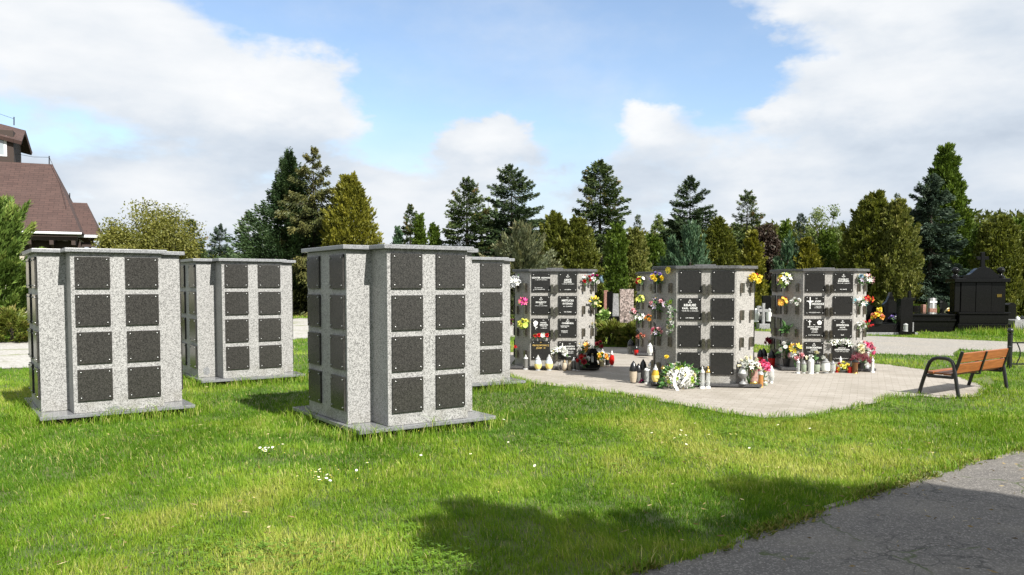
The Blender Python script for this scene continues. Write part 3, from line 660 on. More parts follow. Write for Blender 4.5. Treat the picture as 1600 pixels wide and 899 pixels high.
def vb(key, face, colm, row, label, flowers, rad=.075, size=.04, up=1.0, out=.55, side=0, **kw):
    p, n = vase_spot(key, face, colm, row); r = Vector((0, 0, 1)).cross(n)
    return bouquet('bouquet', label, p, n*out+Vector((0, 0, up))+r*side, flowers, rad, size, **kw)
# left of the plaza
vb('5', 'L', 0, 0, 'large white bouquet with a silver veil at the top left of the left columbarium', [('lily', 'white', 6), ('carnation', 'silver', 5), ('rose', 'white', 2)], .12, .055, up=.5, out=.8, leaves=8, stem=.06)
vb('5', 'L', 1, 1, 'crimson and pink lilies in the wall vase left of the Skaleccy plaque', [('lily', 'magenta', 4), ('lily', 'pink', 3), ('rose', 'lemon', 1)], .07, .055)
vb('5', 'L', 1, 2, 'big lemon yellow bouquet with bright green leaves on the left corner of the left columbarium', [('rose', 'lemon', 7), ('daisy', 'lime', 4)], .10, .055, leaves=22, leafmat='leaf_pale')
vb('5', 'L', 0, 3, 'single dark red carnation in the lowest left corner vase beside the gold lettered plaque', [('carnation', 'red', 1)], .02, .05, leaves=2, leafL=.05, stem=.07)
vb('5', 'K', 1, 2, 'peach roses peeping round the left side of the left columbarium', [('rose', 'rose', 4), ('rose', 'orange', 2)], .07, .05)
vb('5', 'R', 0, 0, 'red roses with dark green leaves at the top right corner beside the Gryz plaque', [('rose', 'red', 5), ('lily', 'white', 1)], .085, .045, leaves=18, out=.8)
vb('5', 'R', 1, 0, 'steel blue and magenta spray with white blooms, top right of the left columbarium', [('spike', 'teal_grey', 4), ('carnation', 'magenta', 2), ('rose', 'white', 3)], .11, .05, leaves=10)
vb('5', 'R', 1, 1, 'yellow tulips and a red bloom on the right corner beside the Mietlicki plaque', [('tulip', 'lemon', 5), ('tulip', 'yellow', 4), ('rose', 'red', 1), ('carnation', 'cream', 2)], .10, .045, leaves=14, leafmat='leaf_pale', out=.9)
vb('5', 'R', 1, 2, 'small pale yellow bloom in the third vase of the left columbarium right corner', [('rose', 'cream', 2)], .03, .045, leaves=4)
vb('5', 'R', 0, 3, 'white and orange lilies standing at the right foot of the left columbarium', [('lily', 'white', 6), ('lily', 'orange', 3)], .12, .06, leaves=16, out=.9)
vb('5', 'R', 1, 3, 'dark crimson roses leaning out past the right corner of the left columbarium', [('rose', 'crimson', 4)], .08, .05, leaves=10, out=1.0, side=.9, stem=.16)
p = Vector(OLD['5'].location); n5 = Vector((math.cos(-1.644), math.sin(-1.644), 0)); r5 = Vector((0, 0, 1)).cross(n5)
def on_face(key, u, z, off=.05, ang=0):
    th = OLD[key].rotation_euler.z+ang; n = Vector((math.cos(th), math.sin(th), 0)); r = Vector((0, 0, 1)).cross(n); q = Vector(OLD[key].location)+n*(Fo+off)+r*u; q.z = z; return q, n
def garland(key, u0, u1, z, flowers, label, sag=.03, size=.04, ang=0, leafmat='leaf', vert=False):
    a, n = on_face(key, (u0+u1)/2, z, .035, ang); t = thing('flower_garland', label, 'flower garland', a, 0, FG); r = random.Random(hash_s(label)); rr = Vector((0, 0, 1)).cross(n); lf = MB()
    lst = [(k, c) for k, c, m in flowers for _ in range(m)]; m = len(lst)
    for i, (k, c) in enumerate(lst):
        f = (i+.5)/m*2-1; q = (Vector((0, 0, -f*(u1-u0)/2))+rr*r.uniform(-.05, .05)) if vert else rr*(f*(u1-u0)/2)+Vector((0, 0, -sag*(1-f*f)+r.uniform(-.015, .015)))
        q = q+n*r.uniform(0, .03); o = link('blossom', blossom_mesh(k, c), t, q); o.rotation_mode = 'QUATERNION'; o.rotation_quaternion = quat_to(n+Vector((r.gauss(0, .3), r.gauss(0, .3), .3))); s = size*r.uniform(.8, 1.2); o.scale = (s, s, s)
        leaf_cluster(lf, q-n*.02, 5, .09, .035, n*.3, .8, r)
    lf.build('leaves', M[leafmat], t); return t
garland('5', -.40, -.10, ROWZ[2]-.13, [('rose', 'red', 2), ('daisy', 'white', 1), ('rose', 'red', 1)], 'garland of red roses lying across the foot of the Zieliński plaque')
garland('5', -.02, .22, .33, [('lily', 'white', 3), ('rose', 'white', 3)], 'white spray of flowers arching over the lanterns in front of the left columbarium', sag=-.08, size=.055)
# middle
vb('6', 'L', 0, 0, 'yellow and purple pansies at the top left corner of the middle columbarium', [('rose', 'yellow', 5), ('carnation', 'purple', 4)], .10, .05)
vb('6', 'L', 0, 1, 'faded grey lilac bouquet with dark blooms on the left corner of the middle columbarium', [('carnation', 'rose', 2), ('lily', 'lilac', 5), ('carnation', 'dark', 2)], .11, .05)
vb('6', 'L', 0, 2, 'small pink bouquet in the third left corner vase of the middle columbarium', [('rose', 'rose', 4), ('lily', 'lilac', 3), ('rose', 'pink', 1)], .08, .045)
vb('6', 'L', 1, 3, 'single yellow rose on a long leafy stem above the white wreath', [('rose', 'yellow', 1)], .02, .045, leaves=6, stem=.12)
a = OLD['6']; th6 = a.rotation_euler.z
def on_corner(key, sgn, u, z, off=.03):
    th = OLD[key].rotation_euler.z+sgn*math.pi/4; n = Vector((math.cos(th), math.sin(th), 0)); r = Vector((0, 0, 1)).cross(n); q = Vector(OLD[key].location)+n*((Wo/2+Fo)/2*1.41421+off)+r*u; q.z = z; return q, n
q, n = on_corner('6', -1, .09, 1.845)
bouquet('sunflower', 'single brown and gold sunflower head fixed under the cap of the middle columbarium', q, n, [('daisy', 'yellow', 1)], .001, .07, leaves=3, leafL=.07, stem=.02, cat='flower')
q, n = on_corner('6', -1, .14, 1.10)
t = thing('flower_garland', 'long hanging garland of white and cream flowers on the left corner of the middle columbarium', 'flower garland', q, 0, FG); r_ = random.Random(5); lf = MB(); rr = Vector((0, 0, 1)).cross(n)
for i in range(13):
    pp = Vector((0, 0, .24-.04*i))+rr*r_.uniform(-.05, .05)+n*r_.uniform(.0, .04); o = link('blossom', blossom_mesh(r_.choice(('rose', 'lily')), r_.choice(('white', 'cream', 'white', 'lime'))), t, pp); o.rotation_mode = 'QUATERNION'; o.rotation_quaternion = quat_to(n+Vector((r_.gauss(0, .3), 0, r_.gauss(0, .3)))); o.scale = [r_.uniform(.03, .045)]*3; leaf_cluster(lf, pp, 5, .08, .03, n*.2, .8, r_)
lf.build('leaves', M['leaf'], t)
vb('6', 'R', 1, 0, 'big bright yellow flower ball topped with red on the right corner of the middle columbarium', [('carnation', 'yellow', 9), ('carnation', 'red', 2)], .085, .05, leaves=4, stem=.09)
vb('8', 'L', 0, 0, 'small yellow and red bouquet at the top of the half hidden columbarium', [('rose', 'lemon', 3), ('rose', 'red', 3), ('daisy', 'white', 1)], .09, .05)
vb('8', 'L', 0, 1, 'lime yellow lilies on the half hidden columbarium', [('lily', 'lemon', 5), ('lily', 'lime', 3)], .08, .055, leaves=8, leafmat='leaf_pale')
vb('8', 'L', 0, 2, 'white lilies with lilac blooms on the half hidden columbarium', [('lily', 'white', 6), ('lily', 'lilac', 3)], .11, .06)
vb('8', 'L', 1, 2, 'orange and pink roses close to the gap between the two middle columbaria', [('rose', 'orange', 3), ('rose', 'coral', 2)], .07, .05)
vb('8', 'L', 0, 3, 'coral red bloom in the lowest vase of the half hidden columbarium', [('carnation', 'coral', 3)], .06, .06)
# right
vb('7', 'L', 0, 0, 'large white and lime bouquet at the top left corner of the right columbarium', [('lily', 'white', 8), ('daisy', 'lime', 4), ('rose', 'rose', 1), ('rose', 'yellow', 1)], .13, .055, leaves=14, leafmat='leaf_pale')
vb('7', 'L', 0, 1, 'orange and red gerberas on the left corner of the right columbarium', [('daisy', 'orange', 4), ('carnation', 'red', 2), ('daisy', 'yellow', 2)], .08, .055, side=-.5)
vb('7', 'L', 1, 1, 'round white rose posy left of the Długosz plaque', [('rose', 'white', 6)], .08, .05, leaves=3)
vb('7', 'L', 0, 2, 'drooping dark green plant without blooms on the left corner of the right columbarium', [('spike', 'dark', 1)], .04, .03, leaves=26, leafL=.16, up=.2, out=.8, side=.9)
vb('7', 'L', 1, 3, 'orange yellow lilies beside the Dobodeński plaque', [('lily', 'yellow', 4), ('lily', 'orange', 3)], .08, .065, leaves=8, stem=.08)
vb('7', 'R', 0, 0, 'pale lilies with teal leaves at the top right corner of the right columbarium', [('lily', 'white', 4), ('lily', 'lilac', 2), ('carnation', 'teal_grey', 1)], .09, .05)
vb('7', 'R', 1, 0, 'pink striped lilies at the outer top vase of the right columbarium', [('lily', 'rose', 4), ('lily', 'white', 2)], .09, .05, side=.3)
vb('7', 'R', 0, 1, 'white blooms above a turquoise fan on the right corner of the right columbarium', [('lily', 'white', 5), ('spike', 'turquoise', 2)], .09, .055)
vb('7', 'R', 1, 1, 'scarlet anthuriums fanning out from the right corner of the right columbarium', [('anthurium', 'red', 4), ('lily', 'orange', 1)], .07, .085, leaves=4, side=.2)
vb('7', 'R', 0, 2, 'white rose with green leaves on the right corner of the right columbarium', [('rose', 'white', 4)], .06, .05, leaves=16, leafmat='leaf_pale')
vb('7', 'R', 1, 2, 'red tulips in the third outer vase of the right columbarium', [('tulip', 'red', 6)], .07, .045, leaves=10, leafmat='leaf_pale')
vb('7', 'R', 0, 3, 'white chrysanthemums low on the right corner of the right columbarium', [('carnation', 'white', 5), ('rose', 'cream', 2)], .11, .065, leaves=8, out=.9)
vb('7', 'R', 1, 3, 'pink and white peonies low on the right corner of the right columbarium', [('rose', 'pink', 5), ('rose', 'rose', 3)], .11, .06, leaves=8, out=.7)
garland('7', .06, .40, ROWZ[3]+.14, [('lily', 'white', 6), ('rose', 'white', 3), ('lily', 'white', 3)], 'white flower garland draped over the top of the Baranowska plaque', sag=-.04, size=.045)

# ------------------------------------------------------------------ candle lanterns
def lantern_meshes(kind, h, r):
    """profiles of (base, glass, lid) for a grave candle of height h and radius r"""
    if kind == 'dome':
        return ([(r*.8, 0), (r*.85, .05*h), (r*.75, .07*h)], [(r*.72, .07*h), (r*.95, .3*h), (r, .5*h), (r*.98, .56*h)],
                [(r*1.05, .56*h), (r*1.08, .60*h), (r*.95, .72*h), (r*.68, .86*h), (r*.3, .95*h), (r*.12, h), (r*.02, 1.01*h)])
    if kind == 'bulb':
        return ([(r*.75, 0), (r*.8, .04*h), (r*.55, .12*h)], [(r*.55, .12*h), (r*.9, .24*h), (r, .42*h), (r*.9, .58*h), (r*.62, .72*h)],
                [(r*.66, .72*h), (r*.7, .75*h), (r*.5, .82*h), (r*.34, .86*h), (r*.34, .90*h), (r*.2, .93*h), (r*.22, .97*h), (r*.05, h)])
    if kind == 'goblet':
        return ([(r*.75, 0), (r*.7, .05*h), (r*.25, .14*h), (r*.25, .22*h), (r*.9, .38*h), (r, .5*h)], [(r*.8, .5*h), (r*.72, .6*h), (r*.5, .74*h)],
                [(r*.55, .74*h), (r*.5, .8*h), (r*.3, .86*h), (r*.3, .92*h), (r*.12, .95*h), (r*.14, .99*h), (r*.03, h)])
    if kind == 'jar':
        return ([(r*.62, 0), (r*.68, .08*h), (r*.58, .14*h)], [(r*.62, .14*h), (r*.98, .24*h), (r, .6*h), (r*.86, .7*h)],
                [(r*.9, .7*h), (r*.92, .76*h), (r*.5, .84*h), (r*.42, .92*h), (r*.2, .95*h), (r*.18, .99*h), (r*.03, h)])
    if kind == 'tall':
        return ([(r*1.05, 0), (r*1.05, .09*h), (r*.8, .13*h)], [(r*.8, .13*h), (r*.84, .5*h), (r*.8, .72*h)],
                [(r*.95, .72*h), (r*.95, .76*h), (r*.55, .85*h), (r*.3, .88*h), (r*.34, .93*h), (r*.1, .98*h), (r*.02, h)])
    return ([(r, 0), (r, .07*h), (r*.92, .09*h)], [(r*.92, .09*h), (r*.94, .45*h), (r*.92, .78*h)],      # cylinder
            [(r, .78*h), (r*1.02, .83*h), (r*.75, .9*h), (r*.3, .93*h), (r*.28, .98*h), (r*.05, h)])
LG = 'candle lanterns at the feet of the columbaria'
def lantern(px, py, hp, wp, kind, glass, lid, label, base=None, wax=False, z=0, n=14, group=LG, depth=None):
    x, y = ground(px, py+(1.9 if (py < 580 and px < 910) else 1.2 if px > 1240 else 0)*(z == 0), z)
    if depth: y2 = y+depth; x = x*y2/y; y = y2
    k = math.hypot(1, 0)*y/FPX; h = hp*k; r = wp*k/2
    t = thing('candle_lantern', label, 'lantern', (x, y, z), random.uniform(0, 6), group); pb, pg, pl = lantern_meshes(kind, h, r)
    MB().lathe(pb, n).build('base', LID[base or lid], t, smooth=True)
    MB().lathe(pg, n).build('glass', GL[glass], t, smooth=True)
    MB().lathe(pl, n).build('lid', LID[lid], t, smooth=True)
    if wax: MB().lathe([(r*.56, .125*h), (r*.915, .24*h), (r*1.012, .42*h), (r*.985, .46*h), (r*.5, .465*h)], n).build('wax', M['wax'], t, smooth=True)
    return t
for a in [
 (821.5, 577, 25, 8, 'tall', 'smoke', 'silver', 'tall smoked glass lantern at the left corner of the left columbarium'),
 (840.6, 578.5, 26, 11.5, 'bulb', 'blue_white', 'silver', 'left one of two bulbous white lanterns half filled with yellow wax', 'grey', True),
 (848, 575, 20, 6, 'tall', 'clear', 'silver', 'slim clear lantern standing between the two bulbous white ones'),
 (858, 578.5, 27, 12, 'bulb', 'blue_white', 'silver', 'right one of two bulbous white lanterns half filled with yellow wax', 'grey', True),
 (869.5, 575.5, 18, 7.5, 'jar', 'smoke', 'black', 'dark squat lantern right of the bulbous white pair'),
 (874, 578, 13, 6, 'jar', 'smoke', 'grey', 'smallest grey lantern right of the bulbous white pair'),
 (882, 579, 20, 8, 'bulb', 'beige', 'bronze', 'brassy oval lantern with a round medallion, below the Kutaryk plaque', 'bronze'),
 (890, 578, 18, 6.5, 'cyl', 'beige', 'bronze', 'beige lantern with a dark pointed lid next to the brassy oval one'),
 (896.4, 578, 22, 6.5, 'tall', 'smoke', 'silver', 'dark glass lantern with a silver lid under the lower right of the Kutaryk plaque'),
 (903, 578, 20, 8, 'cyl', 'smoke', 'black', 'broad black and silver lantern beside the white and orange lilies', 'silver'),
 (907.5, 576, 20, 5, 'tall', 'clear', 'grey', 'thin clear lantern just left of the white and orange lilies'),
 (941.5, 570, 25, 8, 'tall', 'clear', 'silver', 'silver topped lantern behind the cream flower pot'),
 (956, 574, 27, 8, 'bulb', 'red', 'silver', 'bright red lantern with a silver lid right of the left columbarium', 'silver'),
 (989.5, 600, 36, 12, 'dome', 'beige', 'black', 'brown glass lantern with a tall black dome, leftmost on the paving by the middle columbarium'),
 (997.5, 599, 31, 10, 'dome', 'smoke', 'black', 'all black domed lantern between the two tallest domed ones'),
 (1004.7, 598, 37, 11, 'dome', 'smoke', 'black', 'tall smoked lantern with a black dome behind the magenta bloom'),
 (1010.8, 600, 27, 9, 'cyl', 'clear', 'white', 'clear lantern with a white pointed lid beside the yellow glass one', 'white'),
 (1016, 590, 26, 8, 'tall', 'clear', 'silver', 'tall clear lantern behind the white lidded one', None, False),
 (1024, 600.5, 31, 12, 'bulb', 'yellow', 'silver', 'yellow glass lantern with a silver lid left of the white wreath', 'black', True, .076),
 (1035.7, 598.5, 28, 7, 'cyl', 'smoke', 'gold', 'small dark lantern with a gold lid behind the wreath leaves', None, False, .076),
 (1041.8, 600, 33, 7, 'cyl', 'smoke', 'black', 'small black lantern with a silver knob behind the wreath leaves', 'black', False, .076),
 (1097, 608.5, 36, 9, 'tall', 'clear', 'silver', 'left one of two clear glass cylinders right of the white wreath', 'white'),
 (1106, 608, 36, 8, 'tall', 'clear', 'gold', 'right one of two clear glass cylinders right of the white wreath', 'white'),
 (1160.5, 600, 34, 17, 'goblet', 'milk', 'grey', 'grey metal goblet lantern on the right end of the middle columbarium slab', 'grey', False, .076),
 (1177, 599.5, 35, 14, 'cyl', 'pink', 'gold', 'large pink tinted glass cylinder with a gold lid below the white bouquet', 'gold', False, .076),
 (1188.5, 606.5, 27, 8.5, 'cyl', 'amber', 'silver', 'amber lantern at the right corner of the middle columbarium slab', 'gold'),
 (1195, 597, 22, 7, 'tall', 'clear', 'gold', 'slender clear lantern with a gold lid under the pink carnations'),
 (1204.8, 600, 29, 9.5, 'jar', 'clear', 'white', 'clear cut glass lantern with a white lid right of the pink carnations', 'white'),
 (1196, 604, 8, 7, 'jar', 'green', 'white', 'tiny pale green cup lantern on the paving right of the amber one'),
 (985.5, 554, 24, 11, 'dome', 'smoke', 'black', 'grey domed lantern on the shaded paving left of the half hidden columbarium'),
 (994, 556, 17, 7, 'dome', 'red', 'black', 'red lantern on the shaded paving left of the half hidden columbarium'),
 (1015.5, 555.5, 20, 9, 'jar', 'milk', 'silver', 'whitish lantern on the slab of the half hidden columbarium', None, False, .076),
 (1187.5, 574, 29, 9, 'dome', 'red', 'black', 'dark red lantern with a black dome, nearest the pink carnations left of the right columbarium'),
 (1193, 572, 28, 11, 'dome', 'smoke', 'black', 'broad black domed lantern left of the right columbarium'),
 (1205.5, 575, 28, 11, 'dome', 'red', 'black', 'black domed lantern with wine red glass by the left slab edge of the right columbarium'),
 (1211, 570, 26, 7, 'tall', 'smoke', 'grey', 'slim grey lantern against the left face of the right columbarium'),
 (1219.5, 571, 22, 10, 'jar', 'milk', 'grey', 'grey frosted lantern beside the pot of white daisies'),
 (1247, 583.5, 24, 6, 'tall', 'clear', 'silver', 'slim clear lantern with white foot, first of the row before the right columbarium', 'white'),
 (1256, 583.5, 22, 8.5, 'jar', 'green', 'grey', 'grey green goblet lantern second in the row before the right columbarium', 'silver'),
 (1267, 584, 26, 9, 'cyl', 'milk', 'white', 'tall opaque white lantern with a cross, below the Dobodeński plaque', 'white'),
 (1276.5, 583.5, 22, 8.5, 'jar', 'green', 'black', 'greenish jar lantern with a dark lid right of the tall white one', 'silver'),
 (1290, 583.5, 25, 13, 'jar', 'milk', 'grey', 'widest frosted jar lantern in the row before the right columbarium', 'grey'),
 (1301, 583, 21, 9, 'jar', 'clear', 'grey', 'clear jar lantern between the widest jar and the yellow flowers', 'silver'),
 (1313, 575.6, 19, 5, 'tall', 'milk', 'white', 'thin white lantern behind the yellow flowers', None, False, .076),
 (1307.2, 582, 12, 6, 'cyl', 'red', 'red' if False else 'brown', 'small red cup lantern left of the yellow flowers'),
 (1328, 583, 14, 7.5, 'cyl', 'red', 'brown', 'red glass lantern right of the yellow flowers', 'black'),
 (1335.6, 583.5, 24, 9.5, 'cyl', 'brown', 'black', 'tall dark brown lantern at the right end of the row', 'gold'),
 (1353.5, 574, 28, 9, 'cyl', 'clear', 'silver', 'clear glass lantern behind the heather pot', None, False, .076),
 (1363, 582, 26, 6, 'tall', 'milk', 'silver', 'thin white lantern beyond the right slab corner of the right columbarium', 'white'),
]: lantern(*a)
# potted plants and sprays on the paving
def on_ground(px, py, z=0): x, y = ground(px, py, z); return (x, y, z)
bouquet('potted_flowers', 'cream pot of orange and yellow flowers right of the left columbarium', on_ground(940, 573.5), (0, -.1, 1), [('carnation', 'orange', 5), ('rose', 'yellow', 5), ('rose', 'cream', 1)], .11, .05, 12, .06, 'potted flowers', pot=('pot', 'pot_cream', .13, .06))
bouquet('potted_flowers', 'white rose in a dark pot beside the red lantern', on_ground(949.5, 572), (0, -.2, 1), [('rose', 'white', 3)], .06, .06, 14, .06, 'potted flowers', pot=('pot', 'pot_black', .12, .055))
bouquet('bouquet', 'red and white roses with brown leaves on the slab below the white and orange lilies', on_ground(912, 575, .076), (0, -.3, 1), [('rose', 'red', 3), ('rose', 'crimson', 2), ('rose', 'white', 2)], .10, .055, 18, .16)
bouquet('bouquet', 'small magenta bloom lying in front of the black domed lanterns', on_ground(1003.5, 599.5), (-.2, -.6, 1), [('carnation', 'magenta', 2)], .03, .045, 5, .03)
bouquet('bouquet', 'white rose bouquet with pale buds above the pink glass lantern', on_ground(1170, 599.5, .076), (0, -.15, 1), [('rose', 'white', 7), ('tulip', 'cream', 6), ('lily', 'white', 3)], .13, .05, 20, .30, leafmat='leaf')
bouquet('bouquet', 'round head of bright pink carnations above the amber lantern', on_ground(1191, 600), (.0, -.1, 1), [('carnation', 'pink', 10)], .11, .06, 4, .28)
bouquet('potted_flowers', 'white daisies in a black pot at the left corner of the right columbarium', on_ground(1229, 572, .076), (0, -.1, 1), [('daisy', 'white', 8), ('rose', 'white', 3)], .16, .05, 24, .2, 'potted flowers', pot=('pot', 'pot_black', .14, .075))
bouquet('bouquet', 'pale pink and white chrysanthemums behind the slim clear lantern', on_ground(1243, 573.8, .076), (0, -.1, 1), [('carnation', 'rose', 3), ('carnation', 'white', 2)], .10, .065, 5, .2)
bouquet('bouquet', 'cream and white blooms behind the tall white lantern', on_ground(1272, 575.4, .076), (0, -.1, 1), [('carnation', 'cream', 2), ('carnation', 'white', 2)], .15, .05, 6, .18)
bouquet('potted_flowers', 'low bowl of yellow chrysanthemums with red cups at the foot of the right columbarium', on_ground(1317, 583), (0, -.15, 1), [('carnation', 'yellow', 6), ('rose', 'lemon', 4), ('rose', 'red', 1)], .12, .05, 8, .03, 'potted flowers', pot=('pot', 'pot_grey', .06, .10))
bouquet('potted_flowers', 'dark red heather in a black pot on the right slab of the right columbarium', on_ground(1345, 576, .076), (0, -.05, 1), [('spike', 'heather', 12)], .13, .06, 6, .03, 'potted plant', pot=('pot', 'pot_black', .11, .065))
bouquet('bouquet', 'dark crimson flower head standing left of the right columbarium', on_ground(1203, 570), (0, 0, 1), [('carnation', 'crimson', 4), ('carnation', 'dark', 3)], .10, .06, 12, .46)
# the wreath
def wreath():
    x, y = ground(1062, 608.5); t = thing('flower_wreath', 'large round white flower wreath with ribbon at the foot of the middle columbarium', 'wreath', (x, y, 0), 0, FG)
    r = random.Random(3); lf = MB(); c = Vector((0, .05, .19)); n = Vector((-.1, -.85, .55)).normalized()
    for i in range(64):
        z = 1-(i+.5)/64*.95; a = i*2.39996; q = math.sqrt(1-z*z); u = Vector((1, 0, 0)); v = n.cross(u).normalized(); u = v.cross(n)
        d = (n*z+(u*math.cos(a)+v*math.sin(a))*q).normalized(); p = c+(u*math.cos(a)*1.15+v*math.sin(a)*.95)*q*.215+n*z*.12
        k, cl = r.choice((('rose', 'white'), ('lily', 'white'), ('carnation', 'white'), ('rose', 'cream'), ('rose', 'white'), ('carnation', 'lime')))
        o = link('blossom', blossom_mesh(k, cl), t, p); o.rotation_mode = 'QUATERNION'; o.rotation_quaternion = quat_to(d); o.scale = [r.uniform(.030, .045)]*3
        leaf_cluster(lf, p-d*.03, 2, .08, .03, d*.4, .8, r)
    for k in range(60):
        a = r.uniform(0, 6.28); leaf_cluster(lf, c+Vector((math.cos(a)*.2, -.02, math.sin(a)*.15)), 1, .13, .05, Vector((math.cos(a)*1.3, -.3, math.sin(a)*.6)), .3, r)
    leaf_cluster(lf, c+Vector((-.2, -.05, -.1)), 14, .16, .065, Vector((-1, -.3, 0)), .4, r)
    lf.build('leaves', M['leaf'], t)
    rb = MB()
    for pts in ([(-.09, -.2, .30), (-.13, -.24, .2), (-.13, -.26, .1), (-.09, -.30, .02)], [(.06, -.14, .36), (.09, -.2, .25), (.03, -.22, .18), (-.02, -.24, .12)]):
        for a, b in zip(pts, pts[1:]):
            a, b = Vector(a), Vector(b); s = Vector((.022, 0, .004)); rb.add([a-s, a+s, b+s, b-s], [(0, 1, 2, 3)])
    rb.build('ribbon', PET['white'], t)
wreath()
t = thing('stone_lantern', 'black polished stone lantern on a stepped foot at the right corner of the left columbarium', 'lantern', (*ground(925, 574.5, .076), .076), .3)
MB().box(-.12, .12, -.1, .1, 0, .06).build('foot', M['granite_black'], t, bevel=.005); MB().box(-.085, .085, -.075, .075, .061, .1).build('step', M['granite_black'], t, bevel=.004)
b = MB(); [b.box(sx*.06-.015, sx*.06+.015, sy*.05-.015, sy*.05+.015, .101, .27) for sx in (-1, 1) for sy in (-1, 1)]; b.build('posts', M['granite_black'], t)
MB().prism([(-.1, -.09), (.1, -.09), (.1, .09), (-.1, .09)], .271, .36, top=[(-.05, -.045), (.05, -.045), (.05, .045), (-.05, .045)]).build('roof', M['granite_black'], t, bevel=.004); MB().lathe([(.03, .105), (.03, .2), (.012, .22)], 10).build('candle', GL['milk'], t)
t = MB().box(-.12, .12, -.06, .06, 0, .05).build('brick', M['brick_orange'], bevel=.006); t.location = (*ground(400, 597.5), .03); t.rotation_euler = (.05, .08, .1); tag(t, 'orange brick lying in the grass by the foot of the set back columbarium', 'brick')

# ------------------------------------------------------------------ bench and fence
def bench():
    t = thing('park_bench', 'black tubular park bench with orange brown wooden slats facing the plaza', 'bench', (6.80, 11.90, 0), math.atan2(.6, .8))
    for sx in (-.80, .80):
        pts = [(sx, .30, -.02), (sx, .235, .22), (sx, .175, .42), (sx, .145, .49), (sx, .10, .535), (sx, .04, .555), (sx, -.06, .555), (sx, -.12, .545), (sx, -.165, .51), (sx, -.19, .45), (sx, -.215, .30), (sx, -.27, -.02)]
        b = MB().tube(pts, .026, 10); b.tube([(sx, .21, .30), (sx, .16, .285), (sx, -.17, .285), (sx, -.21, .30)], .022, 10)
        b.tube([(sx*.985, -.17, .29), (sx*.985, -.24, .48), (sx*.985, -.295, .665)], .024, 8); b.build('side_frame', M['black_paint'], t, smooth=True)
    for k, y in enumerate((.16, .03, -.10)):
        MB().box(-.80, .80, y-.055, y+.055, .318-.004*k, .350-.004*k).build('seat_slat', M['wood'], t, bevel=.006)
    d = Vector((0, -.27, .96)).normalized()
    for k in (0, 1):
        m = Matrix.Translation((0, -.205-.047*k, .415+.155*k)) @ Matrix.Rotation(R(15.5), 4, 'X')
        MB().box(-.79, .79, -.014, .014, -.07, .07, M=m).build('back_slat', M['wood'], t, bevel=.006)
    m = Matrix.Translation((0, -.228, .49)) @ Matrix.Rotation(R(15.5), 4, 'X')
    b = MB().box(-.02, .02, -.034, -.016, -.16, .155, M=m); b.box(-.025, .025, -.19, .2, .285, .305); b.box(-.02, .02, -.215, -.19, .29, .37); b.build('centre_bracket', M['black_paint'], t, bevel=.003)
    b = MB(); b.box(-.8, .8, .19, .215, .285, .305); b.build('front_rail', M['black_paint'], t)
bench()
def fence():
    x, y = ground(1577, 576); x2, y2 = ground(1760, 578)
    d = Vector((x2-x, y2-y, 0)); L = d.length; t = thing('railing', 'low black metal railing with ball topped posts and curved bars at the right edge', 'railing', (x, y, 0), math.atan2(d.y, d.x))
    for px in (0, L):
        MB().lathe([(.045, -.02), (.045, .66), (.055, .665), (.055, .68)], 12, (px, 0, 0)).build('post', M['black_paint'], t, smooth=True)
        MB().lathe([(.01, .68), (.042, .69), (.056, .72), (.05, .755), (.03, .775), (.004, .785)], 12, (px, 0, 0)).build('ball_finial', M['black_paint'], t, smooth=True)
    for z in (.075, .485):
        MB().box(.045, L-.045, -.014, .014, z, z+.026).build('rail', M['black_paint'], t)
    n = 9
    for i in range(n):
        bx = .16+(L-.32)*i/(n-1); s = 1 if i < n/2 else -1
        b = MB().tube([(bx+s*.06*math.sin(math.pi*k/8)-.03*s, 0, .10+.385*k/8) for k in range(9)], .011, 6); b.build('bar', M['black_paint'], t, smooth=True)
fence()

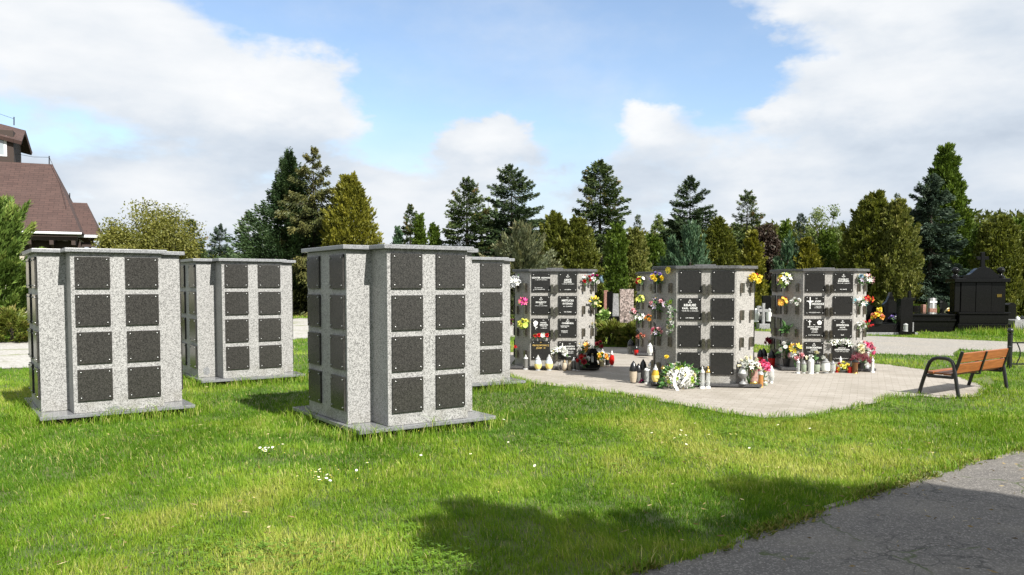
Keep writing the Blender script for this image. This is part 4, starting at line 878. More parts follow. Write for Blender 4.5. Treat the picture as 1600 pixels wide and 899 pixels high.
# ------------------------------------------------------------------ gravestones
def gs_base(t, wd, dp, mat): MB().box(-wd/2-.06, wd/2+.06, -dp/2-.05, dp/2+.05, 0, .12).build('plinth', mat, t, bevel=.006)
GG = 'gravestones beyond the plaza'
def gravestone(px, Y, top, wpx, kind, mat, label, depth=.14, rz=None, grp=GG, cross=None, bed=None):
    x, _, z = at_depth(px, top, Y); wd = wpx*Y/FPX; H = z
    t = thing('gravestone', label, 'gravestone', (x, Y, 0), rz if rz is not None else 0, grp); gs_base(t, wd, depth, M[mat] if mat != 'granite_brown' else M['granite_grey'])
    m = Matrix(((1, 0, 0, 0), (0, 0, 1, -depth/2), (0, 1, 0, 0), (0, 0, 0, 1)))        # polygon (x,z) extruded along y
    h0 = .121
    if kind == 'slab': poly = [(-wd/2, h0), (wd/2, h0), (wd/2, H), (-wd/2, H)]
    elif kind == 'round': poly = [(-wd/2, h0), (wd/2, h0), (wd/2, H-wd*.4)]+[(wd/2*math.cos(a), H-wd*.4+wd*.4*math.sin(a)) for a in np.linspace(.3, math.pi-.3, 9)]+[(-wd/2, H-wd*.4)]
    elif kind == 'taper': poly = [(-wd/2, h0), (wd/2, h0), (wd*.36, H), (-wd*.36, H)]
    elif kind == 'ogee': poly = [(-wd*.42, h0), (wd*.42, h0), (wd*.5, H*.62), (wd*.56, H*.64), (wd*.56, H*.68), (wd*.3, H*.76), (wd*.14, H*.9), (wd*.05, H), (-wd*.05, H), (-wd*.14, H*.9), (-wd*.3, H*.76), (-wd*.56, H*.68), (-wd*.56, H*.64), (-wd*.5, H*.62)]
    elif kind == 'slant': poly = [(-wd/2, h0), (wd/2, h0), (wd/2, H*.86), (-wd/2, H)]
    b = MB(); b.prism(poly, 0, depth, M=m); b.build('headstone', M[mat], t, bevel=.006)
    if cross:
        cm, ch, cx, cz = cross; c = MB(); tk = ch*.13; y0 = -depth/2-.025
        c.box(cx-tk/2, cx+tk/2, y0, y0+.022, cz-ch/2, cz+ch/2); c.box(cx-ch*.3, cx-tk/2, y0, y0+.022, cz+ch*.1, cz+ch*.1+tk); c.box(cx+tk/2, cx+ch*.3, y0, y0+.022, cz+ch*.1, cz+ch*.1+tk); c.build('cross', M[cm], t)
    if bed:
        bw, bl, bh, bm = bed; MB().box(-bw/2, bw/2, -depth/2-.06-bl, -depth/2-.06, 0, bh).build('ledger', M[bm], t, bevel=.01)
    return t
gravestone(979, 31, 452, 22, 'slab', 'granite_brown', 'broad speckled brown granite headstone seen between two columbaria', .12, .12, bed=(1.5, 1.6, .22, 'granite_black'))
gravestone(962, 33, 459, 11, 'taper', 'granite_grey', 'narrow tapering grey headstone left of the speckled brown one', .16)
gravestone(953, 34, 456, 9, 'slab', 'granite_black', 'narrow black headstone left of the tapering grey one', .16, bed=(1.2, 1.8, .35, 'granite_black'))
gravestone(946.5, 35, 454, 6, 'slab', 'granite_red', 'thin reddish stone pillar just right of the left columbarium', .2)
gravestone(477, 47, 450, 9, 'slab', 'granite_grey', 'pale grey stele beside the left edge of the nearest columbarium', .3)
gravestone(465, 48, 452, 17, 'slab', 'granite_black', 'black slab headstone left of the pale grey stele', .3, bed=(1.2, 1.6, .4, 'granite_grey'))
gravestone(1360, 29, 474, 16, 'slant', 'granite_black', 'leaning black headstone at the right edge of the right columbarium', .15, bed=(.9, 1.2, .3, 'granite_black'))
gravestone(1391, 28.5, 457, 21, 'ogee', 'granite_black', 'black headstone with a curved ornamental top and little finial', .16)
gravestone(1414, 25.6, 467, 19, 'slab', 'granite_black', 'plain dark upright block beside the kerbed grave with orange flowers', .3)
gravestone(1432, 33, 478, 11, 'slab', 'granite_black', 'small dark headstone left of the thin brown pillar', .14)
gravestone(1443, 33, 476, 5, 'slab', 'granite_red', 'thin brown pillar headstone left of the grey stone with a white cross', .2)
gravestone(1456.5, 33.5, 466, 13, 'taper', 'granite_grey', 'tapered grey headstone bearing a tall white cross', .2, cross=('lettering', .5, 0, .82))
gravestone(1457, 32.6, 482, 11, 'slab', 'granite_red', 'low reddish stone in front of the headstone with the white cross', .15)
gravestone(1475, 33, 469, 8, 'slant', 'granite_black', 'slanted black headstone right of the one with the white cross', .2)
gravestone(1578, 28.4, 473, 12, 'round', 'granite_black', 'rounded black headstone with a grey edge right of the family tomb', .3, bed=(1.0, .9, .4, 'granite_grey'))
gravestone(1568, 29.5, 477, 8, 'slab', 'granite_grey', 'small plain grey headstone between the family tomb and the rounded one', .2)
gravestone(1198, 32, 462, 14, 'slab', 'granite_black', 'black headstone in the gap left of the right columbarium', .15)
gravestone(1186, 31, 478, 8, 'round', 'granite_grey', 'small rounded grey headstone next to the middle columbarium right edge', .15, bed=(.7, 1., .3, 'granite_black'))
# cross on a grave in the gap
def stone_cross(px, Y, top, h, label, mat):
    x, _, z = at_depth(px, top, Y); t = thing('grave_cross', label, 'grave cross', (x, Y, 0), .1, None); MB().box(-.2, .2, -.14, .14, 0, .2).build('foot', M[mat], t, bevel=.01)
    b = MB(); b.box(-.05, .05, -.04, .04, .201, z); b.box(-.22, -.051, -.035, .035, z-.32, z-.22); b.box(.051, .22, -.035, .035, z-.32, z-.22); b.build('cross', M[mat], t, bevel=.006)
stone_cross(1193, 29, 474, 1, 'pale grey stone cross in the gap between middle and right columbaria', 'granite_grey')
stone_cross(1421, 27.6, 455, 1, 'dark stone cross just behind the plain dark upright block', 'granite_black')
# kerbed grave with flowers
def kerbed():
    x0, y0 = ground(1350, 524); x1, _ = ground(1412, 524); wd = x1-x0
    t = thing('kerbed_grave', 'low black kerbed grave with a grey step beside the far path', 'grave', ((x0+x1)/2, y0, 0), -.03)
    MB().box(-wd/2, wd/2+.4, -.08, 1.5, 0, .09).build('step', M['granite_grey'], t, bevel=.01)
    b = MB(); b.box(-wd/2, wd/2, .05, .17, .091, .36); b.box(-wd/2, wd/2, 1.2, 1.32, .091, .36); b.box(-wd/2, -wd/2+.12, .171, 1.199, .091, .36); b.box(wd/2-.12, wd/2, .171, 1.199, .091, .36); b.build('coping', M['granite_black'], t, bevel=.01)
    MB().box(-wd/2+.121, wd/2-.121, .171, 1.199, .091, .30).build('ledger', M['granite_black'], t)
    b = MB(); b.box(wd/2-.05, wd/2+.32, .03, .3, .0915, .14); b.box(wd/2-.05, wd/2-.0, .03, .3, .141, .36); b.box(wd/2+.27, wd/2+.32, .03, .3, .141, .36); b.box(wd/2-.05, wd/2+.32, .03, .3, .361, .41); b.build('niche', M['granite_grey'], t, bevel=.006)
    return x0, y0
kerbed()
def place_lantern(px, py_top, Y, h, wd, kind, glass, lid, label, z):
    x = at_depth(px, py_top, Y)[0]; t = thing('candle_lantern', label, 'lantern', (x, Y, z), 0, 'lanterns on the far graves'); pb, pg, pl = lantern_meshes(kind, h, wd/2)
    MB().lathe(pb, 10).build('base', LID[lid], t, smooth=True); MB().lathe(pg, 10).build('glass', GL[glass], t, smooth=True); MB().lathe(pl, 10).build('lid', LID[lid], t, smooth=True)
bouquet('potted_flowers', 'orange and apricot flowers in a black bowl on the kerbed grave', (at_depth(1372, 495, 25.6)[0], 25.6, .36), (0, -.1, 1), [('carnation', 'orange', 9), ('rose', 'yellow', 3), ('rose', 'coral', 3)], .17, .075, 22, .06, 'potted flowers', pot=('pot', 'pot_black', .17, .16), group='flowers on the far graves')
bouquet('bouquet', 'purple and white flowers by the dark upright block', (at_depth(1398, 495, 26.2)[0], 26.2, .36), (0, -.1, 1), [('carnation', 'purple', 6), ('rose', 'white', 3)], .15, .06, 10, .15, group='flowers on the far graves')
bouquet('bouquet', 'yellow flowers behind the kerbed grave', (at_depth(1377, 483, 29.5)[0], 29.5, .5), (0, -.1, 1), [('carnation', 'yellow', 6)], .16, .09, 10, .15, group='flowers on the far graves')
bouquet('bouquet', 'orange and cream flowers left of the family tomb', (at_depth(1485, 487, 31.5)[0], 31.5, .3), (0, -.1, 1), [('rose', 'orange', 4), ('rose', 'cream', 4)], .16, .1, 8, .25, group='flowers on the far graves')
bouquet('bouquet', 'pink and white flowers beside the speckled brown headstone', (at_depth(993, 483, 30.4)[0], 30.4, .3), (0, -.1, 1), [('rose', 'rose', 5), ('rose', 'white', 4)], .2, .1, 12, .25, group='flowers on the far graves')
bouquet('potted_flowers', 'light green plant with a few pale flowers on the grave right of the left columbarium', (at_depth(944, 484, 31)[0], 31, .3), (0, -.1, 1), [('daisy', 'cream', 4)], .25, .06, 60, .2, 'plant', leafmat='leaf_pale', leafL=.3, group='flowers on the far graves')
bouquet('bouquet', 'red white and pink flowers seen in the gap left of the nearest columbarium', (at_depth(463, 484, 44)[0], 44, .2), (0, -.1, 1), [('rose', 'red', 5), ('rose', 'white', 6), ('rose', 'rose', 3)], .35, .15, 6, .2, group='flowers on the far graves')
place_lantern(1416, 478, 25.2, .26, .14, 'cyl', 'clear', 'silver', 'clear lantern inside the stone niche of the kerbed grave', .142)
for i, (px, lb, gl, ld) in enumerate(((1590, 'clear glass lantern right of the rounded headstone', 'clear', 'silver'), (1597, 'smoked lantern at the right edge beyond the railing', 'smoke', 'black'), (1181, 'white lantern on the grave just right of the middle columbarium', 'milk', 'white'), (1202, 'whitish lantern close to the left face of the right columbarium, on a far grave', 'milk', 'silver'), (1188, 'black lantern on the grave between middle and right columbaria', 'smoke', 'black'))):
    place_lantern(px, 490, 28.5+i*.4, .5, .24, 'cyl' if i % 2 else 'dome', gl, ld, lb, .0 if i < 2 else .25)
def tomb():
    Y = 27.0; x0 = at_depth(1500, 519, Y)[0]; s = Y/FPX
    t = thing('family_tomb', 'large black polished family tomb with curved pediment, ball finials and a cross', 'tomb', (x0, Y, 0), R(-6)); K = M['granite_black']
    W_ = 1.42
    MB().box(-.12, W_+.16, -.12, 1.0, 0, .30).build('plinth', K, t, bevel=.02)
    MB().box(-.06, W_+.10, -.06, .9, .301, .62).build('base', K, t, bevel=.02)
    MB().box(-.10, W_+.14, -.10, .95, .621, .69).build('ledge', K, t, bevel=.015)
    MB().box(.0, W_*.33, .0, .5, .691, 1.70).build('side_panel', K, t, bevel=.012); MB().box(W_*.33+.006, W_*.68, -.012, .5, .691, 1.70).build('centre_panel', K, t, bevel=.012); MB().box(W_*.68+.006, W_, .0, .5, .691, 1.70).build('side_panel', K, t, bevel=.012)
    MB().box(-.26, W_+.1, -.10, .62, 1.701, 1.83).build('cornice', K, t, bevel=.015)
    m = Matrix(((1, 0, 0, 0), (0, 0, 1, .06), (0, 1, 0, 0), (0, 0, 0, 1)))
    cx = W_*.52; P = [(cx+a, 1.831+h) for a, h in ((.68, 0), (.66, .09), (.56, .10), (.46, .13), (.37, .19), (.29, .27), (.20, .34), (.10, .38), (0, .395), (-.10, .38), (-.20, .34), (-.29, .27), (-.37, .19), (-.46, .13), (-.56, .10), (-.66, .09), (-.68, 0))]
    MB().prism(P, 0, .28, M=m).build('pediment', K, t, bevel=.01)
    for px in (-.14, W_-.1):
        MB().lathe([(.13, 1.831), (.13, 1.9), (.08, 1.93), (.06, 1.98), (.04, 1.99), (.09, 2.01), (.125, 2.08), (.11, 2.15), (.06, 2.2), (.01, 2.215)], 16, (px, .15, 0)).build('ball_finial', K, t, smooth=True)
    MB().box(-.20, -.02, .02, .4, .691, 1.70).build('pillar', K, t, bevel=.02)
    b = MB(); zt = 2.231; b.box(cx-.06, cx+.06, .14, .26, 2.20, 2.72); b.box(cx-.19, cx-.061, .15, .25, 2.46, 2.57); b.box(cx+.061, cx+.19, .15, .25, 2.46, 2.57); b.build('cross', K, t, bevel=.008)
    b = MB(); b.box(-1.75, -.125, .0, 2.2, 0, .16); b.box(-1.72, -.125, .05, 2.1, .161, .38); b.box(-1.76, -.125, .0, 2.2, .381, .44); b.box(-1.7, -.125, .08, 2.05, .441, .56); b.box(-1.74, -.125, .03, 2.1, .561, .62); b.build('grave_bed', K, t, bevel=.012)
    m = Matrix.Translation((W_*.86, -.012, 1.25)); MB().box(-.075, .075, -.002, .008, -.05, .05, M=m).build('brass_plate', M['brass'], t)
tomb()

# ------------------------------------------------------------------ chapel with brown shingle roofs
def roof_quad(mb, uvs, pts, u_dir):
    k = len(mb.v); mb.v += [tuple(p) for p in pts]; mb.f.append(tuple(range(k, k+len(pts)))); mb.m.append(0)
def shingle_mesh(name, polys, thick=.12):
    """each polygon becomes a thick roof plate with UVs in metres along its eave"""
    me = bpy.data.meshes.new(name); bm = bmesh.new(); uv = bm.loops.layers.uv.new('UVMap')
    for pts in polys:
        pts = [Vector(p) for p in pts]; e = (pts[1]-pts[0]).normalized(); n = e.cross(pts[2]-pts[0]).normalized(); v = n.cross(e)
        top = [bm.verts.new(p) for p in pts]; bot = [bm.verts.new(p-n*thick) for p in pts]; fs = [bm.faces.new(top), bm.faces.new(bot[::-1])]
        for i in range(len(pts)): j = (i+1) % len(pts); fs.append(bm.faces.new([top[j], top[i], bot[i], bot[j]]))
        for f in fs:
            for l in f.loops: d = l.vert.co-pts[0]; l[uv].uv = (d.dot(e)+17, d.dot(v)+9)
    bm.to_mesh(me); bm.free(); me.materials.append(M['shingles']); return me
def chapel():
    bx, by, bz = at_depth(126, 362.5, 46)           # right front eave corner
    yaw = R(24); t = thing('chapel', 'brown shingle roofed chapel with a glazed roof turret at the left edge', 'chapel', (bx, by, 0), yaw)
    ze = bz; zr = at_depth(82, 257, 50)[2]; c, s = math.cos(yaw), math.sin(yaw)
    ax, ay, az = at_depth(82, 257, 50.0); lx = (ax-bx)*c+(ay-by)*s; ly = -(ax-bx)*s+(ay-by)*c       # ridge end in local axes
    # main hipped roof: front, right hip, back
    L = 16
    F_ = [(-L, 0, ze), (0, 0, ze), (lx, ly, zr), (-L, ly, zr)]; Hh = [(0, 0, ze), (0, 2*ly, ze), (lx, ly, zr)]; Bk = [(0, 2*ly, ze), (-L, 2*ly, ze), (-L, ly, zr), (lx, ly, zr)]
    link('roof', shingle_mesh('roof', [F_, Hh, Bk]), t)
    MB().box(-L, .06, -.14, -.005, ze-.16, ze-.03).build('gutter', M['white_gutter'], t, bevel=.03)
    MB().box(-L, -1.0, 1.2, 2*ly-1.2, 0, ze-.3).build('wall', M['plaster'], t)
    b = MB(); b.box(-L, -.2, .25, .5, ze-.5, ze-.22)
    for k in range(8): b.box(-.5-1.1*k, -.3-1.1*k, .2, 1.3, ze-.75, ze-.5); b.tube([(-.4-1.1*k, .5, ze-.6), (-.4-1.1*k, 1.25, ze-1.3)], .09, 4)
    b.box(-L, -.1, 1.1, 1.19, ze-1.1, ze-.5); b.build('eave_timbers', M['dark_timber'], t)
    # lower wing behind, on the right
    def loc(px, py, Y): x, y, z = at_depth(px, py, Y); return ((x-bx)*c+(y-by)*s, -(x-bx)*s+(y-by)*c, z)
    e1 = loc(156.5, 367, 49); r1 = loc(136, 317.5, 51.2); r0 = loc(96, 316.5, 51.2-1.8)
    e0 = (e1[0]-5.0, e1[1], e1[2]); r0 = (r1[0]-4, r1[1], r1[2]); bk = 2*r1[1]-e1[1]
    link('wing_roof', shingle_mesh('wing_roof', [[e0, e1, r1, r0], [e1, (e1[0], bk, e1[2]), r1], [(e1[0], bk, e1[2]), (e0[0], bk, e1[2]), r0, r1]]), t)
    MB().box(e0[0], e1[0]+.05, e1[1]-.14, e1[1]-.005, e1[2]-.2, e1[2]-.03).build('gutter', M['white_gutter'], t, bevel=.03)
    MB().box(e0[0], e1[0]-1.2, e1[1]+.9, bk-.9, 0, e1[2]-.25).build('wing_wall', M['plaster'], t)
    b = MB(); b.box(e0[0], e1[0]-.3, e1[1]+.3, e1[1]+.5, e1[2]-.75, e1[2]-.45)
    for k in range(4): b.tube([(e1[0]-.6-1.1*k, e1[1]+.3, e1[2]-.3), (e1[0]-.6-1.1*k, e1[1]+.9, e1[2]-1.2)], .08, 4)
    b.build('eave_timbers', M['dark_timber'], t)
    # turret on the ridge
    q = loc(26.5, 250, 50.4); zt0 = zr-.5; zt1 = loc(26.5, 222, 50.4)[2]; q2 = q[0]
    MB().box(q2-6, q2, q[1]-1.2, q[1]+1.8, zt0, zt1+.5).build('turret', M['dark_timber'], t)
    f = MB().box(q2-5.5, q2-.35, q[1]-1.235, q[1]-1.201, zr+.35, zt1+.15).build('turret_window', M['white_gutter'], t); MB().box(q2-5.35, q2-.5, q[1]-1.25, q[1]-1.236, zr+.45, zt1+.02).build('pane', M['window_glass'], f)
    k0 = loc(34, 221, 49.2); k1 = loc(31, 203.5, 51.4); kx = k0[0]; rise = k1[2]-k0[2]
    link('turret_roof', shingle_mesh('turret_roof', [[(kx-7, k0[1], k0[2]+1.6), (kx, k0[1], k0[2]), (kx-.1, k1[1], k1[2]), (kx-7, k1[1], k1[2]+1.6)], [(kx, k0[1]+4.6, k0[2]), (kx-7, k0[1]+4.6, k0[2]+1.6), (kx-7, k1[1], k1[2]+1.6), (kx-.1, k1[1], k1[2])]], .22), t)
    rod = MB()
    for px, py0, py1, Y in ((77, 258, 244, 50), (22, 196, 183, 51.2), (109, 316, 302, 51), (106.5, 352, 342, 47)):
        a, b_ = loc(px, py0, Y), loc(px, py1, Y); rod.tube([a, b_], .035, 5)
    a, b_ = loc(27, 241, 50.2), loc(77, 246, 50); rod.tube([a, tuple((np.array(a)+np.array(b_))/2+np.array((0, 0, -.08))), b_], .014, 4)
    a, b_ = loc(-30, 168, 51.2), loc(22, 186, 51.2); rod.tube([a, b_], .014, 4); rod.tube([loc(77, 246, 50), loc(94, 283, 48.6), loc(104, 325, 47)], .014, 4)
    rod.build('lightning_conductor', M['black_paint'], t)
chapel()

# ------------------------------------------------------------------ trees
def cards(C, D, L, W, rg, flip=.35):
    """diamond-shaped leaf cards: centre/base C, direction D, length L, width W -> verts, quads"""
    n = len(C); D = D/np.maximum(np.linalg.norm(D, axis=1, keepdims=True), 1e-6)
    S = np.cross(D, rg.normal(0, 1, (n, 3))); S /= np.maximum(np.linalg.norm(S, axis=1, keepdims=True), 1e-6); Nn = np.cross(D, S)
    L = np.broadcast_to(L, n)[:, None]; W = np.broadcast_to(W, n)[:, None]
    V = np.stack([C, C+D*L*.45+S*W*.5+Nn*W*.12, C+D*L, C+D*L*.45-S*W*.5+Nn*W*.12], 1).reshape(-1, 3)
    return V, np.arange(n*4).reshape(-1, 4)
def make_crown(kind, H, Rm, rg, N):
    P, D, T, Ls, Ws = [], [], [], [], []
    if kind in ('spruce', 'pine', 'sparse_spruce'):
        sparse = kind == 'sparse_spruce'; nb = int(H*(28 if not sparse else 15)); fs = rg.random(nb)**.85*.975+.02; sc_ = rg.uniform(.6, 1.16, nb)+.22*(rg.random(nb) < .1)
        wgt = ((1-fs)**.7+.12)*sc_; share = N*3.4*wgt/wgt.sum()
        for f, q_, sh in zip(fs, sc_, share):
            env = min((1-f)**.74, 1.9*(1-f))*(1 if kind != 'pine' else .75+.5*math.sin(min(1, f*1.6)*math.pi)**.7)
            a = rg.random()*6.283; bl = Rm*env*q_+.05; z0 = f*H; m = max(8, int(sh))
            u = rg.random(m)**.62; o = np.array([math.cos(a), math.sin(a), 0]); sd = np.array([-math.sin(a), math.cos(a), 0])
            kd_ = float(np.interp(f, [.3, .7, 1], [-.36, -.16, .45])); droop = (kd_*u+.18*u**2.4)*bl if kind != 'pine' else (.28*u**1.5)*bl
            lat = rg.normal(0, 1, m)*.17*bl*(1.08-.95*u)
            p = o*(u*bl)[:, None]+sd*lat[:, None]; p[:, 2] += z0+droop+rg.normal(0, .05+.012*H*(kind == 'pine'), m)-np.abs(lat)*.3-(rg.random(m)**2*.16*bl if sparse else 0)
            d = o*(.5+1.1*u)[:, None]+sd*(np.sign(lat)*(.95-.6*u))[:, None]+np.array([0, 0, -.25 if kind == 'spruce' else (.5 if kind == 'pine' else -.85)])+rg.normal(0, .28, (m, 3))
            P.append(p); D.append(d); T.append(np.clip(rg.normal(.40, .14, m)+.22*(u > .8)+rg.normal(0, .10)+(.3 if (f > .72 and rg.random() < .15) else 0), 0, 1))
        n0 = max(20, N//120); z_ = rg.uniform(.90, .99, n0)*H; P.append(np.stack([rg.normal(0, .03, n0), rg.normal(0, .03, n0), z_], 1)); D.append(np.stack([rg.normal(0, .5, n0), rg.normal(0, .5, n0), np.full(n0, .8)], 1)); T.append(np.full(n0, .5))
        P = np.concatenate(P); D = np.concatenate(D); T = np.concatenate(T); n = len(P); Ls = rg.uniform(.5, 1.2, n)*(.13+.016*H)*(1-.5*np.clip(P[:, 2]/H, 0, 1)); Ws = Ls*rg.uniform(.24, .44, n)
        if kind == 'pine': Ws = Ls*rg.uniform(.3, .5, n)
    elif kind in ('thuja', 'column', 'cone'):
        N = int(N*1.35)
        prof = {'thuja': lambda f: np.sin(np.clip((f*.86+.14), 0, 1)*math.pi)**.62*(1-f**4*.3), 'column': lambda f: np.minimum(1, .75+f*1.2)*np.sqrt(np.clip(1.0-f**5, 0, 1)), 'cone': lambda f: (1-f)**.78*np.minimum(1, .62+f*2.2)}[kind]
        npl = int(150+26*H*Rm**.5); pf = rg.random(npl)**.9; pa = rg.random(npl)*6.283
        lump = 1+.30*(vnoise(np.stack([pa*1.1+9, pf*5+3], 1), 1, int(rg.integers(1e6)))-.5)+.34*(vnoise(np.stack([pa*2.6+9, pf*13+3], 1), 1, int(rg.integers(1e6)))-.5)
        pr = Rm*prof(pf)*lump*np.sqrt(rg.uniform(.35, 1.0, npl)); pt = rg.normal(0, .13, npl); slim = {'thuja': .42, 'column': .25, 'cone': .38}[kind]
        pl = rg.uniform(.6, 1.5, npl)*(.30+.055*H)*(1.25-.7*pf)
        idx = rg.integers(0, npl, N); u = rg.random(N)**.8; o = np.stack([np.cos(pa), np.sin(pa), np.zeros(npl)], 1)
        base = o*pr[:, None]*.86+np.array([0, 0, 1])*(pf*H*.95)[:, None]; dirn = o*(slim*pl)[:, None]+np.array([0, 0, 1])*pl[:, None]*.62+rg.normal(0, .10, (npl, 3))*pl[:, None]
        dirn[:, 2] = np.minimum(dirn[:, 2], np.maximum(.06*H, H*1.0-base[:, 2]))
        P = base[idx]+dirn[idx]*u[:, None]+rg.normal(0, 1, (N, 3))*(.30*(1-u*.8)*pl[idx])[:, None]*.55; P[:, 2] = np.maximum(P[:, 2], .05)
        D = dirn[idx]/np.linalg.norm(dirn[idx], axis=1, keepdims=True)+rg.normal(0, .38, (N, 3)); T = np.clip(rg.normal(.44, .13, N)+pt[idx]+.12*(u > .75), 0, 1)
        ni = int(N*.75); fi = rg.random(ni)**.9*.93; ai = rg.random(ni)*6.283; ri = np.sqrt(rg.random(ni))*Rm*prof(fi)*.86; oi = np.stack([np.cos(ai), np.sin(ai), np.zeros(ni)], 1)
        P = np.concatenate([P, oi*ri[:, None]+np.array([0, 0, 1])*(fi*H*.97+.02*H)[:, None]]); D = np.concatenate([D, oi*.6+np.array([0, 0, .9])+rg.normal(0, .5, (ni, 3))]); T = np.concatenate([T, np.clip(rg.normal(.36, .14, ni), 0, 1)]); N = len(P)
        Ls = rg.uniform(.55, 1.2, N)*(.10+.0125*H); Ws = Ls*rg.uniform(.3, .55, N)
    elif kind == 'juniper':
        npl = 90; idx = rg.integers(0, npl, N); pa = rg.random(npl)*6.283; pz = rg.random(npl)**.9; pl = rg.uniform(.7, 1.2, npl)
        u = rg.random(N); az = pa[idx]; f0 = pz[idx]
        env = np.sin(np.clip(f0*.8+.2, 0, 1)*math.pi)**.6
        base = np.stack([np.cos(az)*Rm*env*.45, np.sin(az)*Rm*env*.45, f0*H*.78], 1); dirn = np.stack([np.cos(az)*Rm*.62*env, np.sin(az)*Rm*.62*env, H*(.10+.13*f0)], 1)*pl[idx][:, None]
        P = base+dirn*u[:, None]+rg.normal(0, .085*Rm, (N, 3))*(1-u*.75)[:, None]; P[:, 2] = np.maximum(P[:, 2], .04)
        D = dirn/np.linalg.norm(dirn, axis=1, keepdims=True)+rg.normal(0, .28, (N, 3)); T = np.clip(rg.normal(.42, .15, N)+.22*(u > .75)+rg.normal(0, .1, npl)[idx], 0, 1)
        Ls = rg.uniform(.6, 1.2, N)*(.13+.02*H); Ws = Ls*rg.uniform(.16, .3, N)
    elif kind in ('deciduous', 'airy'):
        N = int(N*1.8)
        nc = 70 if kind == 'deciduous' else 48; cc = rg.normal(0, 1, (nc, 3)); cc /= np.linalg.norm(cc, axis=1, keepdims=True); cc *= rg.random((nc, 1))**.4
        ctr = cc*np.array([Rm*.86, Rm*.86, H*.34])+np.array([0, 0, H*.60]); idx = rg.integers(0, nc, N); cr = rg.uniform(.14, .30, nc)*Rm*(1 if kind == 'deciduous' else .62)
        P = ctr[idx]+np.clip(rg.normal(0, 1, (N, 3)), -1.7, 1.7)*cr[idx][:, None]*.7; P[:, 2] = np.maximum(P[:, 2], .1); D = rg.normal(0, 1, (N, 3))+np.array([0, 0, -.2]); T = np.clip(rg.normal(.5, .17, N)+rg.normal(0, .12, nc)[idx], 0, 1)
        Ls = rg.uniform(.6, 1.2, N)*(.10+.009*H)*(1 if kind == 'deciduous' else .8); Ws = Ls*rg.uniform(.4, .7, N)
        return P, D, T, Ls, Ws, ctr
    return P, D, T, Ls, Ws, None
def tree(name, px, top, wpx, Y, kind, fol, label, cat='tree', N=9000, group=None, base=None, xyz=None, lean=0):
    rg = np.random.default_rng(hash_s(label)+int(px))
    if xyz: x, y, H, Rm = xyz
    else: x, y, H = at_depth(px, top, Y); Rm = wpx*Y/FPX/2*{'spruce': 1.95, 'sparse_spruce': 2.15, 'pine': 1.75, 'cone': 1.45, 'thuja': 1.05}.get(kind, 1)
    t = thing(name, label, cat, (x, y, 0), rg.random()*6.28, group)
    P, D, T, L, W, ctr = make_crown(kind, H, Rm, rg, N); V, F = cards(P, D, L, W, rg)
    link('crown', fast_mesh('crown', V, F, FOL[fol], np.repeat(T, 4)), t)
    b = MB(); r0 = max(.05, .016*H+.02); th = H*(.86 if ctr is None else .72)
    b.tube([(0, 0, -.1), (r0*.2, 0, th*.4), (0, r0*.2, th*.75), (0, 0, th)], [r0*1.25, r0*.8, r0*.45, r0*.1], 8)
    if ctr is not None:
        for c_ in ctr[:26]: m = (np.array([0, 0, H*.25])+c_)/2+rg.normal(0, .15, 3); b.tube([(0, 0, H*.18+rg.random()*H*.2), tuple(m), tuple(c_)], [r0*.4, r0*.2, r0*.07], 5)
    elif kind in ('spruce', 'sparse_spruce', 'pine'):
        for k in range(26):
            f = rg.uniform(.08, .9); a = rg.random()*6.28; bl = Rm*(1-f)**.82*.85; b.tube([(0, 0, f*H), (math.cos(a)*bl*.5, math.sin(a)*bl*.5, f*H-.1*bl), (math.cos(a)*bl, math.sin(a)*bl, f*H-.14*bl)], [r0*.22, r0*.13, r0*.04], 4)
    b.build('trunk', M['bark'], t, smooth=True)
    return t
BG = 'trees beyond the graves'
